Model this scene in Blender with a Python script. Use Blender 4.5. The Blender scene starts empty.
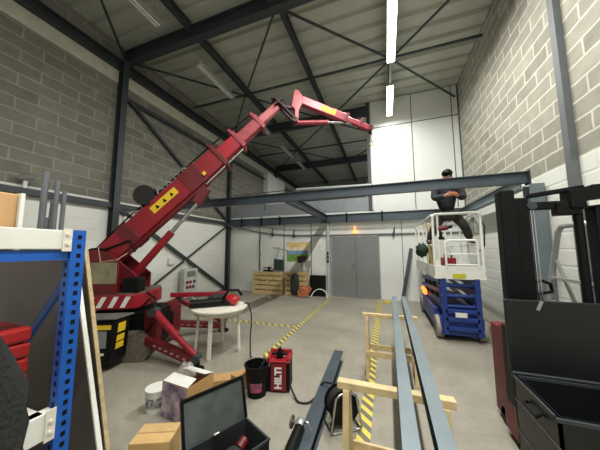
import bpy, bmesh, math, random
from mathutils import Vector, Matrix
random.seed(7)
PI = math.pi
scn = bpy.context.scene
COL = scn.collection
V = Vector

# ---------------------------------------------------------------- camera, world, exposure
cam_d = bpy.data.cameras.new('camera'); cam = bpy.data.objects.new('camera', cam_d); COL.objects.link(cam)
cam_d.sensor_fit = 'HORIZONTAL'; cam_d.sensor_width = 36; cam_d.lens = 14.4; cam_d.clip_start = .02; cam_d.clip_end = 100
R3 = Matrix(((0.941908, 0.037831, 0.333734), (0.335845, -0.093724, -0.937243), (-0.004178, 0.994879, -0.100985)))
cam.matrix_world = Matrix.Translation((0, 0, 1.65)) @ R3.to_4x4()
scn.camera = cam
w = bpy.data.worlds.new('world'); scn.world = w; w.use_nodes = True
w.node_tree.nodes['Background'].inputs[0].default_value = (.75, .8, .85, 1)
w.node_tree.nodes['Background'].inputs[1].default_value = .25
scn.view_settings.view_transform = 'Standard'; scn.view_settings.look = 'None'
scn.view_settings.gamma = 1; scn.view_settings.use_curve_mapping = False
scn.view_settings.exposure = 0.78
LAMP_W = 120

# ---------------------------------------------------------------- helpers
def s(r, g, b):
    f = lambda c: (c / 255 / 12.92) if c / 255 <= .04045 else ((c / 255 + .055) / 1.055) ** 2.4
    return (f(r), f(g), f(b), 1)

def mat(name, rgb, rough=.6, metal=0, var=.12, scale=6., bump=0, rgb2=None, emit=0):
    m = bpy.data.materials.new(name); m.use_nodes = True
    nt = m.node_tree; b = nt.nodes['Principled BSDF']
    b.inputs['Roughness'].default_value = rough; b.inputs['Metallic'].default_value = metal
    c = s(*rgb)
    tc = nt.nodes.new('ShaderNodeTexCoord'); n = nt.nodes.new('ShaderNodeTexNoise')
    n.inputs['Scale'].default_value = scale; n.inputs['Detail'].default_value = 5
    nt.links.new(tc.outputs['Object'], n.inputs['Vector'])
    r = nt.nodes.new('ShaderNodeValToRGB')
    lo = [x * (1 - var) for x in c[:3]] + [1]; hi = [min(1, x * (1 + var)) for x in c[:3]] + [1]
    if rgb2: hi = s(*rgb2)
    r.color_ramp.elements[0].color = lo; r.color_ramp.elements[1].color = hi
    r.color_ramp.elements[0].position = .35; r.color_ramp.elements[1].position = .68
    nt.links.new(n.outputs['Fac'], r.inputs['Fac']); nt.links.new(r.outputs['Color'], b.inputs['Base Color'])
    if bump:
        bp = nt.nodes.new('ShaderNodeBump'); bp.inputs['Strength'].default_value = bump; bp.inputs['Distance'].default_value = .02
        nt.links.new(n.outputs['Fac'], bp.inputs['Height']); nt.links.new(bp.outputs['Normal'], b.inputs['Normal'])
    if emit:
        b.inputs['Emission Color'].default_value = c; b.inputs['Emission Strength'].default_value = emit
    return m

class MB:
    def __init__(self, M=None): self.bm = bmesh.new(); self.M = M or Matrix()
    def v(self, p): return self.bm.verts.new(self.M @ V(p))
    mi = 0
    def f(self, vs):
        try:
            q = self.bm.faces.new(vs); q.material_index = self.mi; return q
        except ValueError: return None
    def hull8(self, a, b):           # two quads
        A = [self.v(p) for p in a]; B = [self.v(p) for p in b]; n = len(A)
        self.f(A); self.f(list(reversed(B)))
        for i in range(n): self.f([A[i], B[i], B[(i + 1) % n], A[(i + 1) % n]])
        return self
    def box(self, x0, x1, y0, y1, z0, z1):
        return self.hull8([(x0, y0, z0), (x1, y0, z0), (x1, y1, z0), (x0, y1, z0)], [(x0, y0, z1), (x1, y0, z1), (x1, y1, z1), (x0, y1, z1)])
    def frame_of(self, p0, p1, up):
        d = (V(p1) - V(p0)).normalized(); u = V(up); 
        if abs(d.dot(u.normalized())) > .98: u = V((1, 0, 0)) if abs(d.x) < .9 else V((0, 1, 0))
        sd = d.cross(u).normalized(); u = sd.cross(d).normalized()
        return d, sd, u
    def sweep(self, p0, p1, prof, up=(0, 0, 1)):   # prof: list of (side, up)
        d, sd, u = self.frame_of(p0, p1, up)
        return self.hull8([V(p0) + sd * a + u * b for a, b in prof], [V(p1) + sd * a + u * b for a, b in prof])
    def bar(self, p0, p1, w_, h_, up=(0, 0, 1)):
        a, b = w_ / 2, h_ / 2
        return self.sweep(p0, p1, [(-a, -b), (a, -b), (a, b), (-a, b)], up)
    def ibeam(self, p0, p1, h_, b_, tf=.012, tw=.008, up=(0, 0, 1)):
        H, B, w2 = h_ / 2, b_ / 2, tw / 2
        return self.sweep(p0, p1, [(-B, -H), (B, -H), (B, -H + tf), (w2, -H + tf), (w2, H - tf), (B, H - tf), (B, H), (-B, H), (-B, H - tf), (-w2, H - tf), (-w2, -H + tf), (-B, -H + tf)], up)
    def chan(self, p0, p1, h_, b_, t=.012, up=(0, 0, 1), flip=1):
        H = h_ / 2; f = flip
        return self.sweep(p0, p1, [(0, -H), (f * b_, -H), (f * b_, -H + t), (f * t, -H + t), (f * t, H - t), (f * b_, H - t), (f * b_, H), (0, H)], up)
    def tube(self, p0, p1, r, r2=None, n=14, up=(0, 0, 1)):
        r2 = r if r2 is None else r2
        d, sd, u = self.frame_of(p0, p1, up)
        c = [(math.cos(2 * PI * i / n), math.sin(2 * PI * i / n)) for i in range(n)]
        return self.hull8([V(p0) + (sd * a + u * b) * r for a, b in c], [V(p1) + (sd * a + u * b) * r2 for a, b in c])
    def pipe(self, p0, p1, ro, ri, n=18):          # open hollow tube
        d, sd, u = self.frame_of(p0, p1, (0, 0, 1)); L = []
        for p, r in ((p0, ro), (p1, ro), (p1, ri), (p0, ri)):
            L.append([self.v(V(p) + (sd * math.cos(2 * PI * i / n) + u * math.sin(2 * PI * i / n)) * r) for i in range(n)])
        for k in range(4):
            A, B = L[k], L[(k + 1) % 4]
            for i in range(n): self.f([A[i], A[(i + 1) % n], B[(i + 1) % n], B[i]])
        return self
    def poly(self, pts, r, n=8, closed=False):
        pts = [V(p) for p in pts]; rings = []; N = len(pts); ref = None
        for i, p in enumerate(pts):
            a = pts[(i - 1) % N] if (i > 0 or closed) else p; b = pts[(i + 1) % N] if (i < N - 1 or closed) else p
            d = (b - a).normalized()
            if ref is None: ref = V((0, 0, 1)) if abs(d.z) < .9 else V((1, 0, 0))
            sd = d.cross(ref); 
            if sd.length < 1e-4: sd = d.orthogonal()
            sd.normalize(); u = sd.cross(d).normalized(); ref = u
            rings.append([self.v(p + (sd * math.cos(2 * PI * k / n) + u * math.sin(2 * PI * k / n)) * r) for k in range(n)])
        for i in range(N if closed else N - 1):
            A, B = rings[i], rings[(i + 1) % N]
            for k in range(n): self.f([A[k], A[(k + 1) % n], B[(k + 1) % n], B[k]])
        if not closed: self.f(list(reversed(rings[0]))); self.f(rings[-1])
        return self
    def lathe(self, prof, c=(0, 0, 0), n=28, close=True):
        rings = []
        for r, z in prof:
            rings.append([self.v((c[0] + max(r, 1e-4) * math.cos(2 * PI * i / n), c[1] + max(r, 1e-4) * math.sin(2 * PI * i / n), c[2] + z)) for i in range(n)])
        for A, B in zip(rings, rings[1:]):
            for i in range(n): self.f([A[i], A[(i + 1) % n], B[(i + 1) % n], B[i]])
        if close: self.f(list(reversed(rings[0]))); self.f(rings[-1])
        return self
    def prism(self, pts, vec):
        return self.hull8([V(p) for p in pts], [V(p) + V(vec) for p in pts])
    def ell(self, c, r, nu=14, nv=9, fn=None):
        L = []
        for j in range(nv + 1):
            t = PI * j / nv; row = []
            for i in range(nu):
                a = 2 * PI * i / nu; q = V((math.sin(t) * math.cos(a), math.sin(t) * math.sin(a), math.cos(t)))
                k = fn(q) if fn else 1
                row.append(self.v((c[0] + r[0] * q.x * k, c[1] + r[1] * q.y * k, c[2] + r[2] * q.z * k)))
            L.append(row)
        for A, B in zip(L, L[1:]):
            for i in range(nu): self.f([A[i], B[i], B[(i + 1) % nu], A[(i + 1) % nu]])
        return self

ORG = {}
def build(name, mb, m, parent=None, label=None, smooth=0, bevel=0, seg=2, subd=0):
    bm = mb.bm
    bmesh.ops.remove_doubles(bm, verts=bm.verts, dist=1e-5)
    bmesh.ops.dissolve_degenerate(bm, edges=bm.edges, dist=1e-6)
    bmesh.ops.recalc_face_normals(bm, faces=bm.faces)
    if parent is not None: o0 = ORG[parent]
    else:
        xs = [v.co for v in bm.verts]
        o0 = V(((min(p.x for p in xs) + max(p.x for p in xs)) / 2, (min(p.y for p in xs) + max(p.y for p in xs)) / 2, min(p.z for p in xs)))
    for v in bm.verts: v.co -= o0
    me = bpy.data.meshes.new(name); bm.to_mesh(me); bm.free()
    if smooth:
        for p in me.polygons: p.use_smooth = True
        me.set_sharp_from_angle(angle=math.radians(smooth))
    for mm in (m if isinstance(m, (list, tuple)) else [m]): me.materials.append(mm)
    o = bpy.data.objects.new(name, me); COL.objects.link(o)
    ORG[o] = o0
    if parent is not None: o.parent = parent
    else: o.location = o0
    if bevel:
        b = o.modifiers.new('bevel', 'BEVEL'); b.width = bevel; b.segments = seg; b.limit_method = 'ANGLE'; b.angle_limit = math.radians(40)
    if subd:
        b = o.modifiers.new('subd', 'SUBSURF'); b.levels = subd; b.render_levels = subd
    if label: o['label'] = label
    return o
def tag(o, label, cat, group=None):
    o['label'] = label; o['category'] = cat
    if group: o['group'] = group
    return o
def thing(name, loc, label, cat, group=None):
    o = bpy.data.objects.new(name, None); COL.objects.link(o); o.location = loc; o.empty_display_size = .1
    ORG[o] = V(loc); return tag(o, label, cat, group)
def struct(name, mb, m, **k):
    o = build(name, mb, m, **k); o['kind'] = 'structure'; return o
def dup(root, loc, label, rz=0):
    r = root.copy(); COL.objects.link(r); r.location = loc; r.rotation_euler = (0, 0, rz); r['label'] = label
    ORG[r] = V(loc)
    for ch in list(root.children):
        c = ch.copy(); COL.objects.link(c); c.parent = r
        for g in list(ch.children):
            d = g.copy(); COL.objects.link(d); d.parent = c
    return r
def text_part(name, body, size, M, m, parent, depth=.002):
    cu = bpy.data.curves.new('lettering', 'FONT'); cu.body = body; cu.size = size; cu.align_x = 'CENTER'; cu.align_y = 'CENTER'; cu.extrude = depth; cu.offset = size * .045
    t = bpy.data.objects.new('lettering', cu); COL.objects.link(t)
    dg = bpy.context.evaluated_depsgraph_get(); me = bpy.data.meshes.new_from_object(t.evaluated_get(dg))
    bpy.data.objects.remove(t)
    mb = MB(); mb.bm.from_mesh(me); bpy.data.meshes.remove(me)
    for v in mb.bm.verts: v.co = M @ v.co
    return build(name, mb, m, parent)
def curve_pts(P, n=8):
    P = [V(p) for p in P]; P = [P[0] * 2 - P[1]] + P + [P[-1] * 2 - P[-2]]; out = []
    for i in range(1, len(P) - 2):
        a, b, c, d = P[i - 1:i + 3]
        for k in range(n):
            t = k / n; out.append(.5 * (2 * b + (c - a) * t + (2 * a - 5 * b + 4 * c - d) * t * t + (3 * b - a - 3 * c + d) * t ** 3))
    return out + [P[-2]]
def basis(o, x, y, z):
    x, y, z = V(x), V(y), V(z)
    return Matrix(((x.x, y.x, z.x, o[0]), (x.y, y.y, z.y, o[1]), (x.z, y.z, z.z, o[2]), (0, 0, 0, 1)))

# ---------------------------------------------------------------- materials
steel = mat('dark painted steel', (58, 64, 68), .5, .2, .12, 3)
steel_b = mat('blue grey steel', (74, 84, 92), .45, .3, .1, 3)
steel_l = mat('light steel with sheen', (110, 122, 128), .42, .3, .1, 4)  # specular sheen of the trestle beams painted in; also the light grey post
black = mat('black paint', (11, 12, 13), .55, 0, .25, 8)
for m_ in (black,): m_.node_tree.nodes['Principled BSDF'].inputs['Specular IOR Level'].default_value = .2
rubber = mat('rubber', (30, 30, 30), .8, 0, .2, 20)
red = mat('crane red', (138, 22, 36), .38, 0, .12, 5)
redd = mat('dark red', (100, 20, 28), .5, 0, .2, 5)
pink = mat('lamp glare pink', (158, 62, 72), .35, .1, .18, 9)  # crane red paled by lamp glare, for the upper boom and jib
chrome = mat('chrome', (190, 192, 192), .25, 1, .05)
alu = mat('aluminium', (165, 168, 166), .42, .6, .06)
white = mat('white paint', (225, 226, 218), .45, 0, .05)
whitew = mat('white plastic', (222, 218, 206), .4, 0, .05)
yellow = mat('yellow label', (225, 190, 40), .5, 0, .05)
blue = mat('lift blue', (32, 58, 130), .45, 0, .12)
rackblue = mat('rack blue', (20, 88, 178), .42, 0, .08)
wood = mat('pine wood', (202, 180, 136), .7, 0, .14, 12, .05)
pallet_m = mat('pallet wood', (196, 172, 122), .75, 0, .2, 10, .05)
carton = mat('cardboard', (180, 142, 92), .8, 0, .08, 6)
board_m = mat('brown grey sheet', (98, 88, 82), .55, 0, .08, 2)
board_e = mat('raw board edge', (178, 160, 122), .8, 0, .15, 30)
grey_d = mat('grey door paint', (122, 124, 124), .5, 0, .04)
grey_p = mat('grey parapet', (140, 146, 150), .5, .1, .05)
tanm = mat('tan plywood', (196, 156, 108), .7, 0, .06, 3)
cloth = mat('charcoal cloth', (40, 41, 44), .9, 0, .3, 25, .3)
fleece = mat('dark fleece', (26, 29, 29), .95, 0, .35, 60, .6)
skin = mat('skin', (186, 140, 118), .55)
orange = mat('orange', (235, 110, 40), .5)
green = mat('dark green fabric', (32, 52, 40), .85, 0, .2, 20)

def wall_mat(name, zsplit, lo, hi, mortar, axis, white_rgb=(214, 216, 208)):
    m = bpy.data.materials.new(name); m.use_nodes = True; nt = m.node_tree; b = nt.nodes['Principled BSDF']
    b.inputs['Roughness'].default_value = .85
    N = nt.nodes.new; L = nt.links.new
    geo = N('ShaderNodeNewGeometry'); sep = N('ShaderNodeSeparateXYZ'); L(geo.outputs['Position'], sep.inputs[0])
    com = N('ShaderNodeCombineXYZ'); L(sep.outputs[axis], com.inputs[0]); L(sep.outputs[2], com.inputs[1])
    br = N('ShaderNodeTexBrick'); dn = N('ShaderNodeTexNoise'); dn.inputs['Scale'].default_value = 7; dn.inputs['Detail'].default_value = 3; L(geo.outputs['Position'], dn.inputs['Vector'])
    dv = N('ShaderNodeVectorMath'); dv.operation = 'MULTIPLY_ADD'; dv.inputs[1].default_value = (.03, .022, 0); L(dn.outputs['Color'], dv.inputs[0]); L(com.outputs[0], dv.inputs[2])
    L(dv.outputs[0], br.inputs['Vector'])
    br.inputs['Scale'].default_value = 1; br.inputs['Brick Width'].default_value = .62; br.inputs['Row Height'].default_value = .235
    br.inputs['Mortar Size'].default_value = .021; br.inputs['Mortar Smooth'].default_value = .6
    br.inputs['Color1'].default_value = s(*lo); br.inputs['Color2'].default_value = s(*hi); br.inputs['Mortar'].default_value = s(*mortar)
    no = N('ShaderNodeTexNoise'); no.inputs['Scale'].default_value = 5; no.inputs['Detail'].default_value = 7; L(geo.outputs['Position'], no.inputs['Vector'])
    mr = N('ShaderNodeMapRange'); mr.inputs[3].default_value = .72; mr.inputs[4].default_value = 1.28; L(no.outputs['Fac'], mr.inputs[0])
    mu = N('ShaderNodeVectorMath'); mu.operation = 'SCALE'; L(br.outputs['Color'], mu.inputs[0]); L(mr.outputs[0], mu.inputs['Scale'])
    gt = N('ShaderNodeMath'); gt.operation = 'GREATER_THAN'; gt.inputs[1].default_value = zsplit; L(sep.outputs[2], gt.inputs[0])
    br2 = N('ShaderNodeTexBrick'); L(com.outputs[0], br2.inputs['Vector'])
    for k, v in (('Scale', 1), ('Brick Width', .62), ('Row Height', .235), ('Mortar Size', .008), ('Mortar Smooth', .6)): br2.inputs[k].default_value = v
    br2.inputs['Color1'].default_value = s(*white_rgb); br2.inputs['Color2'].default_value = s(*[c - 3 for c in white_rgb]); br2.inputs['Mortar'].default_value = s(*[c - 9 for c in white_rgb])
    mx = N('ShaderNodeMix'); mx.data_type = 'RGBA'; L(gt.outputs[0], mx.inputs['Factor']); L(br2.outputs['Color'], mx.inputs['A']); L(mu.outputs[0], mx.inputs['B'])
    L(mx.outputs['Result'], b.inputs['Base Color'])
    bp = N('ShaderNodeBump'); bp.inputs['Strength'].default_value = .35; bp.inputs['Distance'].default_value = .01
    L(br.outputs['Fac'], bp.inputs['Height']); bp.invert = True; L(bp.outputs[0], b.inputs['Normal'])
    return m
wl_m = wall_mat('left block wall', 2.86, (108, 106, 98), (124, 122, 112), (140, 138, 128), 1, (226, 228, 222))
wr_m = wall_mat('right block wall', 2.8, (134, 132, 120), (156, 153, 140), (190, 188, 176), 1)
panel_w = mat('white insulated panel', (220, 223, 219), .5, 0, .03, 1.2)

def floor_mat():
    m = bpy.data.materials.new('concrete floor'); m.use_nodes = True; nt = m.node_tree; b = nt.nodes['Principled BSDF']
    N = nt.nodes.new; L = nt.links.new
    geo = N('ShaderNodeNewGeometry')
    a = N('ShaderNodeTexNoise'); a.inputs['Scale'].default_value = .9; a.inputs['Detail'].default_value = 8; a.inputs['Roughness'].default_value = .65
    c = N('ShaderNodeTexNoise'); c.inputs['Scale'].default_value = 14; c.inputs['Detail'].default_value = 6
    L(geo.outputs['Position'], a.inputs[0]); L(geo.outputs['Position'], c.inputs[0])
    ad = N('ShaderNodeMath'); ad.operation = 'MULTIPLY_ADD'; ad.inputs[1].default_value = .35; L(c.outputs[0], ad.inputs[0]); L(a.outputs[0], ad.inputs[2])
    r = N('ShaderNodeValToRGB'); e = r.color_ramp.elements
    e[0].position = .45; e[0].color = s(128, 124, 112); e[1].position = .9; e[1].color = s(164, 159, 145)
    L(ad.outputs[0], r.inputs[0]); L(r.outputs[0], b.inputs['Base Color'])
    rr = N('ShaderNodeMapRange'); rr.inputs[3].default_value = .42; rr.inputs[4].default_value = .62; L(a.outputs[0], rr.inputs[0]); L(rr.outputs[0], b.inputs['Roughness'])
    return m

def tape_mat():
    m = bpy.data.materials.new('hazard tape'); m.use_nodes = True; nt = m.node_tree; b = nt.nodes['Principled BSDF']
    N = nt.nodes.new; L = nt.links.new
    geo = N('ShaderNodeNewGeometry'); sep = N('ShaderNodeSeparateXYZ'); L(geo.outputs['Position'], sep.inputs[0])
    ad = N('ShaderNodeMath'); ad.operation = 'ADD'; L(sep.outputs[0], ad.inputs[0]); L(sep.outputs[1], ad.inputs[1])
    mo = N('ShaderNodeMath'); mo.operation = 'PINGPONG'; mo.inputs[1].default_value = .075; L(ad.outputs[0], mo.inputs[0])
    gt = N('ShaderNodeMath'); gt.operation = 'GREATER_THAN'; gt.inputs[1].default_value = .038; L(mo.outputs[0], gt.inputs[0])
    no = N('ShaderNodeTexNoise'); no.inputs['Scale'].default_value = 9; L(geo.outputs['Position'], no.inputs[0])
    mx = N('ShaderNodeMix'); mx.data_type = 'RGBA'; mx.inputs['A'].default_value = s(108, 104, 92); mx.inputs['B'].default_value = s(214, 196, 84)
    L(gt.outputs[0], mx.inputs['Factor']); L(mx.outputs['Result'], b.inputs['Base Color']); b.inputs['Roughness'].default_value = .6
    return m

# ---------------------------------------------------------------- the setting
XL, XR, YB, ZC, YE, YF = -6.3, 2.36, 8.6, 6.95, 18.0, -3.0
struct('floor', MB().box(XL - .2, XR + .2, YF - .2, YB + .1, -.2, 0), floor_mat())
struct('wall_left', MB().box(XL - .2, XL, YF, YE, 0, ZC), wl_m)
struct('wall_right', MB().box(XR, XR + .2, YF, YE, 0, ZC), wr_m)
struct('wall_front', MB().box(XL - .2, XR + .2, YF - .2, YF, 0, ZC), panel_w)
struct('wall_far', MB().box(XL, XR, YE, YE + .2, 2.8, ZC), mat('dim far wall', (120, 120, 114), .8))
mb = MB().box(XL, XR, YB, YB + .12, 0, 2.98)
mb.box(-.38, XR, YB, YB + .12, 2.98, ZC)
struct('wall_back', mb, panel_w)
struct('floor_mezzanine', MB().box(XL, XR, YB + .12, YE, 2.8, 3.0), steel)
# corrugated metal deck ceiling: ribs run across the room
mb = MB(); pts = []; y = YF
while y < YE:
    pts += [(y, ZC), (y + .3, ZC), (y + .33, ZC + .07), (y + .42, ZC + .07)]; y += .45
prof = [(p[0], p[1]) for p in pts]
A = [mb.v((XL - .2, a, b)) for a, b in prof]; B = [mb.v((XR + .2, a, b)) for a, b in prof]
for i in range(len(A) - 1): mb.f([A[i], A[i + 1], B[i + 1], B[i]])
t0 = [mb.v((x, yy, ZC + .12)) for x, yy in ((XL - .2, YF), (XR + .2, YF), (XR + .2, YE), (XL - .2, YE))]; mb.f(t0)
struct('ceiling', mb, mat('ribbed metal deck', (182, 184, 172), .5, .05, .05, 2))

# panel seams and upper wall edges
seam = mat('seam', (70, 74, 74), .6)
mb = MB()
for x in (.98, 2.17): mb.box(x - .012, x + .012, YB - .006, YB, 2.95, ZC)
mb.box(-.38, XR, YB - .006, YB, 5.93, 5.96)
struct('trim_1', mb, seam)
mb = MB()
for x in (-4.8, -3.72, -2.62): mb.box(x - .014, x + .014, YB - .008, YB, 0, 2.6)
mb.box(.5, .52, YB - .006, YB, 0, 2.6)
struct('trim_2', mb, seam)
struct('trim_3', MB().box(-.5, -.38, YB - .04, YB + .16, 2.98, ZC), steel)          # dark jamb of the mezzanine opening
struct('trim_4', MB().box(-.385, -.35, YB - .05, YB - .002, 2.98, 6.9), alu)
# light concrete ring strip at the top of the left wall
struct('trim_5', MB().box(XL, XL + .015, YF, YE, 5.9, 6.22), mat('pale concrete strip', (196, 194, 180), .8, 0, .08))
struct('baseboard_left', MB().box(XL, XL + .012, YF, YB, 0, .05), grey_d)
struct('trim_6', MB().box(XR - .02, XR, YB - .06, YB, 0, ZC), seam)

# double door
d = struct('door_1', MB().box(-1.83, -.24, YB - .05, YB - .004, 0, 2.08), grey_d)
mb = MB().box(-1.0, -.985, YB - .056, YB - .05, .01, 2.06)
build('door_seam', mb, seam, d)
mb = MB().box(-1.87, -1.83, YB - .06, YB, 0, 2.12); mb.box(-.24, -.2, YB - .06, YB, 0, 2.12); mb.box(-1.87, -.2, YB - .06, YB, 2.08, 2.12)
build('door_frame', mb, mat('door frame grey', (150, 152, 150), .5), d)
mb = MB().box(-1.08, -1.04, YB - .06, YB - .05, .98, 1.16); mb.poly([(-1.06, YB - .06, 1.08), (-1.06, YB - .1, 1.08), (-1.17, YB - .1, 1.08)], .012)
build('door_handle', mb, chrome, d, 'chrome lever door handle')
# columns
def column(x, y, z0, z1, a=.16, m=steel):
    return struct('column', MB().ibeam((x, y, z0), (x, y, z1), a, a * .8, .014, .01, up=(1, 0, 0)), m)
column(XL + .1, 3.92, 0, 6.5, .18); column(XL + .1, 8.45, 0, 6.5); column(XL + .1, 13.0, 3.0, 6.5); column(XL + .1, -.7, 0, 6.5)
colm = mat('grey column', (96, 100, 102), .5, .1, .08)
for yy in (4.03, -.7): struct('column', MB().box(XR - .08, XR, yy - .055, yy + .055, 0, 6.7), colm)
struct('column', MB().box(-2.0, -1.9, YB - .1, YB, 0, 2.59), mat('pale post', (178, 182, 180), .5))
# rafters, purlins, braces
for y in (-.7, 4.0, 8.66, 13.3):
    struct('roof_beam', MB().ibeam((XL, y, 6.66), (-.5 if y == 8.66 else XR, y, 6.66), .34, .17, .02, .012), steel)
for x in (-4.08, -1.92, .3):
    for y0, y1 in ((YF, -.78), (-.62, 3.92), (4.08, 8.57), (8.75, 13.2), (13.4, YE)):
        struct('roof_beam', MB().ibeam((x, y0, 6.78), (x, y1, 6.78), .2, .1, .012, .008), steel)
struct('roof_beam', MB().chan((XL + .02, YF, 6.35), (XL + .02, YE, 6.35), .24, .14, .016, flip=1), steel)
struct('roof_beam', MB().bar((XL + .08, 4.0, 5.56), (XL + .08, 13, 5.56), .07, .1), steel)
def brace(p, q, r=.022, m=steel): struct('roof_brace_beam', MB().bar(p, q, r * 2, r * 2), m)
zb = 6.6
for y0 in (4.0, 8.66, -.7):
    y1, ym = y0 + 4.62, y0 + 2.25
    for xa, xb in ((-6.2, -4.08), (-4.08, -1.92), (-1.92, .3), (.3, 2.3)): brace((xa, ym, zb), (xb, ym, zb), .024)
    for (xa, ya), (xb, yb) in (((-1.92, y0), (-4.08, ym)), ((-4.08, ym), (-1.92, y1)), ((-1.92, y0), (.3, ym)), ((.3, ym), (-1.92, y1)), ((.3, ym), (2.3, y0)), ((.3, ym), (2.3, y1)), ((-4.08, ym), (-6.2, y0)), ((-4.08, ym), (-6.2, y1))):
        brace((xa, ya, zb - .03), (xb, yb, zb - .03), .02)
xb_ = XL + .07
brace((xb_, 3.98, 5.65), (xb_, 8.4, 2.85), .04); 
brace((xb_, 4.0, 2.7), (xb_, 8.42, .05), .045); brace((xb_ + .05, 4.0, -.0), (xb_ + .05, 8.42, 2.68), .024)
struct('trim_7', MB().bar((XL + .08, YF, 2.73), (XL + .08, YB, 2.73), .1, .12), steel)      # side rail along the left wall

# ---------------------------------------------------------------- ceiling lamps
tube_on = mat('lit tube', (255, 250, 236), .4, emit=5); tube_off = mat('unlit tube', (215, 216, 208), .4)
tray = mat('lamp tray', (150, 152, 148), .5)
def lamp(x, y0, y1, z, on, label, drop=.5, power=1):
    t = thing('ceiling_lamp', (x, (y0 + y1) / 2, z), label, 'ceiling lamp', 'fluorescent ceiling lamps')
    mb = MB().box(x - .09, x + .09, y0, y1, z + .04, z + .1)
    build('housing', mb, tray, t, bevel=.006)
    if on: build('tube_cover', MB().box(x - .085, x + .085, y0 + .01, y1 - .01, z - .01, z + .039), tube_on, t)
    else:
        for dx in (-.035, .035): build('tube', MB().tube((x + dx, y0 + .04, z + .015), (x + dx, y1 - .04, z + .015), .022, n=10), tube_off, t, smooth=40)
    for yy in (y0 + .15, y1 - .15): build('hanger', MB().bar((x, yy, z + .1), (x, yy, z + drop), .012, .012), alu, t)
    if on:
        la = bpy.data.lights.new('lamp_light', 'AREA'); la.shape = 'RECTANGLE'; la.size = .1; la.size_y = y1 - y0; la.energy = LAMP_W * power; la.color = (1, .985, .93)
        lo = bpy.data.objects.new('lamp_light', la); COL.objects.link(lo); lo.parent = t; lo.location = (0, 0, -.02)
    return t
LZ = 6.12
lamp(.28, 4.2, 5.78, LZ, True, 'lit strip lamp, the longer bright one at the top edge of the photo', .55)
lamp(.28, 6.72, 8.25, LZ, True, 'lit strip lamp nearest the white back wall, shorter bright one', .55, .22)
lamp(.28, 1.2, 2.75, LZ, True, 'lit strip lamp overhead, out of the frame before the bright pair', .55)
lamp(.28, -1.8, -.25, LZ, True, 'lit strip lamp behind the viewer near the front wall', .55)
lamp(.28, 9.6, 11.1, LZ, True, 'lit strip lamp over the mezzanine, hidden behind the white wall', .55)
lamp(.28, 13.6, 15.1, LZ, True, 'lit strip lamp deep over the mezzanine, hidden behind the white wall', .55)
struct('trim_8', MB().box(.25, .31, YF, 8.5, LZ + .1, LZ + .13), tray)
for i, (a, b, l) in enumerate(((1.9, 3.35, 'unlit strip lamp nearest the viewer, cut by the top edge above the left rafter'), (4.4, 5.9, 'unlit strip lamp just past the first dark rafter'), (6.9, 8.4, 'unlit strip lamp behind the raised red boom, before the mezzanine opening'), (9.5, 11.0, 'unlit strip lamp above the mezzanine, nearest its opening'), (11.6, 12.9, 'unlit strip lamp deep above the mezzanine, farthest one'))):
    lamp(-4.3, a, b, 6.28, False, l, .4)

# ---------------------------------------------------------------- mezzanine front and its steel
mb = MB()
for i in range(6): mb.box(-6.1 + i * .945, -6.1 + i * .945 + .93, YB + .02, YB + .07, 3.0, 3.47)
t = tag(build('parapet_panel', mb, grey_p), 'low grey panel parapet along the open mezzanine edge', 'parapet')
mb = MB().tube((-3.2, YB - .03, 3.97), (-.4, YB - .03, 3.88), .045)
for x in (-3.1, -.55): mb.bar((x, YB + .05, 3.47), (x, YB - .02, 3.96), .03, .03)
tag(build('guard_rail', mb, mat('galvanised tube', (205, 210, 212), .35, .3)), 'bright galvanised rail above the grey mezzanine parapet', 'rail')
mb = MB().tube((-6.1, YB, 3.95), (-3.2, YB, 3.98), .016); mb.tube((-4.6, YB + .03, 3.2), (-4.6, YB, 3.97), .016)
tag(build('guard_wire', mb, steel), 'thin dark rail along the left end of the mezzanine edge', 'rail')
mb = MB().box(XL + .02, XL + .3, 11.6, 13.9, 3.0, 5.9); mb.box(XL + .3, XL + .31, 12.7, 12.73, 3.0, 5.9)
tag(build('partition_panel', mb, panel_w), 'tall white panel standing against the block wall inside the mezzanine', 'panel')

st = steel_b
def clamp_label(i): return ['black clamp on the back beam left of the leaning shadow', ''][0]
t = thing('steel_beam', (-2, 4.75, 2.69), 'long dark steel beam spanning the hall in front of the man on the lift', 'steel beam', 'mezzanine frame beams')
build('web_and_flanges', MB().ibeam((XL + .02, 4.75, 2.78), (2.17, 4.75, 2.78), .185, .12, .012, .01), steel_b, t)
mb = MB().box(2.171, 2.183, 4.67, 4.83, 2.66, 2.89); build('end_plate', mb, steel, t)
t = thing('steel_beam', (-2, 8.42, 2.6), 'deep dark steel beam running along the white back wall above the door', 'steel beam', 'mezzanine frame beams')
build('web_and_flanges', MB().ibeam((XL + .2, 8.44, 2.74), (2.2, 8.44, 2.74), .28, .14, .014, .01), steel_b, t)
for x in (-5.5, -4.6, -3.8, -1.25, -.08):
    build('clamp', MB().box(x - .025, x + .025, 8.35, 8.37, 2.56, 2.92), black, t)
t = thing('steel_beam', (-1.97, 6.6, 2.66), 'short steel joist running from the front beam to the back wall beam above the pallets', 'steel beam', 'mezzanine frame beams')
build('web_and_flanges', MB().ibeam((-1.97, 4.83, 2.75), (-1.97, 8.36, 2.75), .18, .16, .012, .008), steel_b, t)
t = thing('steel_beam', (2.12, 6.6, 2.6), 'steel joist along the right block wall behind the scissor lift', 'steel beam', 'mezzanine frame beams')
build('web_and_flanges', MB().ibeam((2.12, 4.83, 2.7), (2.12, 8.36, 2.7), .2, .12, .012, .008), steel_l, t)
t = thing('steel_post', (2.2, 4.75, 0), 'blue grey steel post under the right end of the long front beam', 'steel post')
build('shaft', MB().ibeam((2.24, 4.76, .012), (2.24, 4.76, 2.655), .2, .19, .014, .01, up=(0, 1, 0)), steel_l, t)
build('base_plate', MB().box(2.12, 2.355, 4.63, 4.89, 0, .012), steel_l, t)

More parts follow.
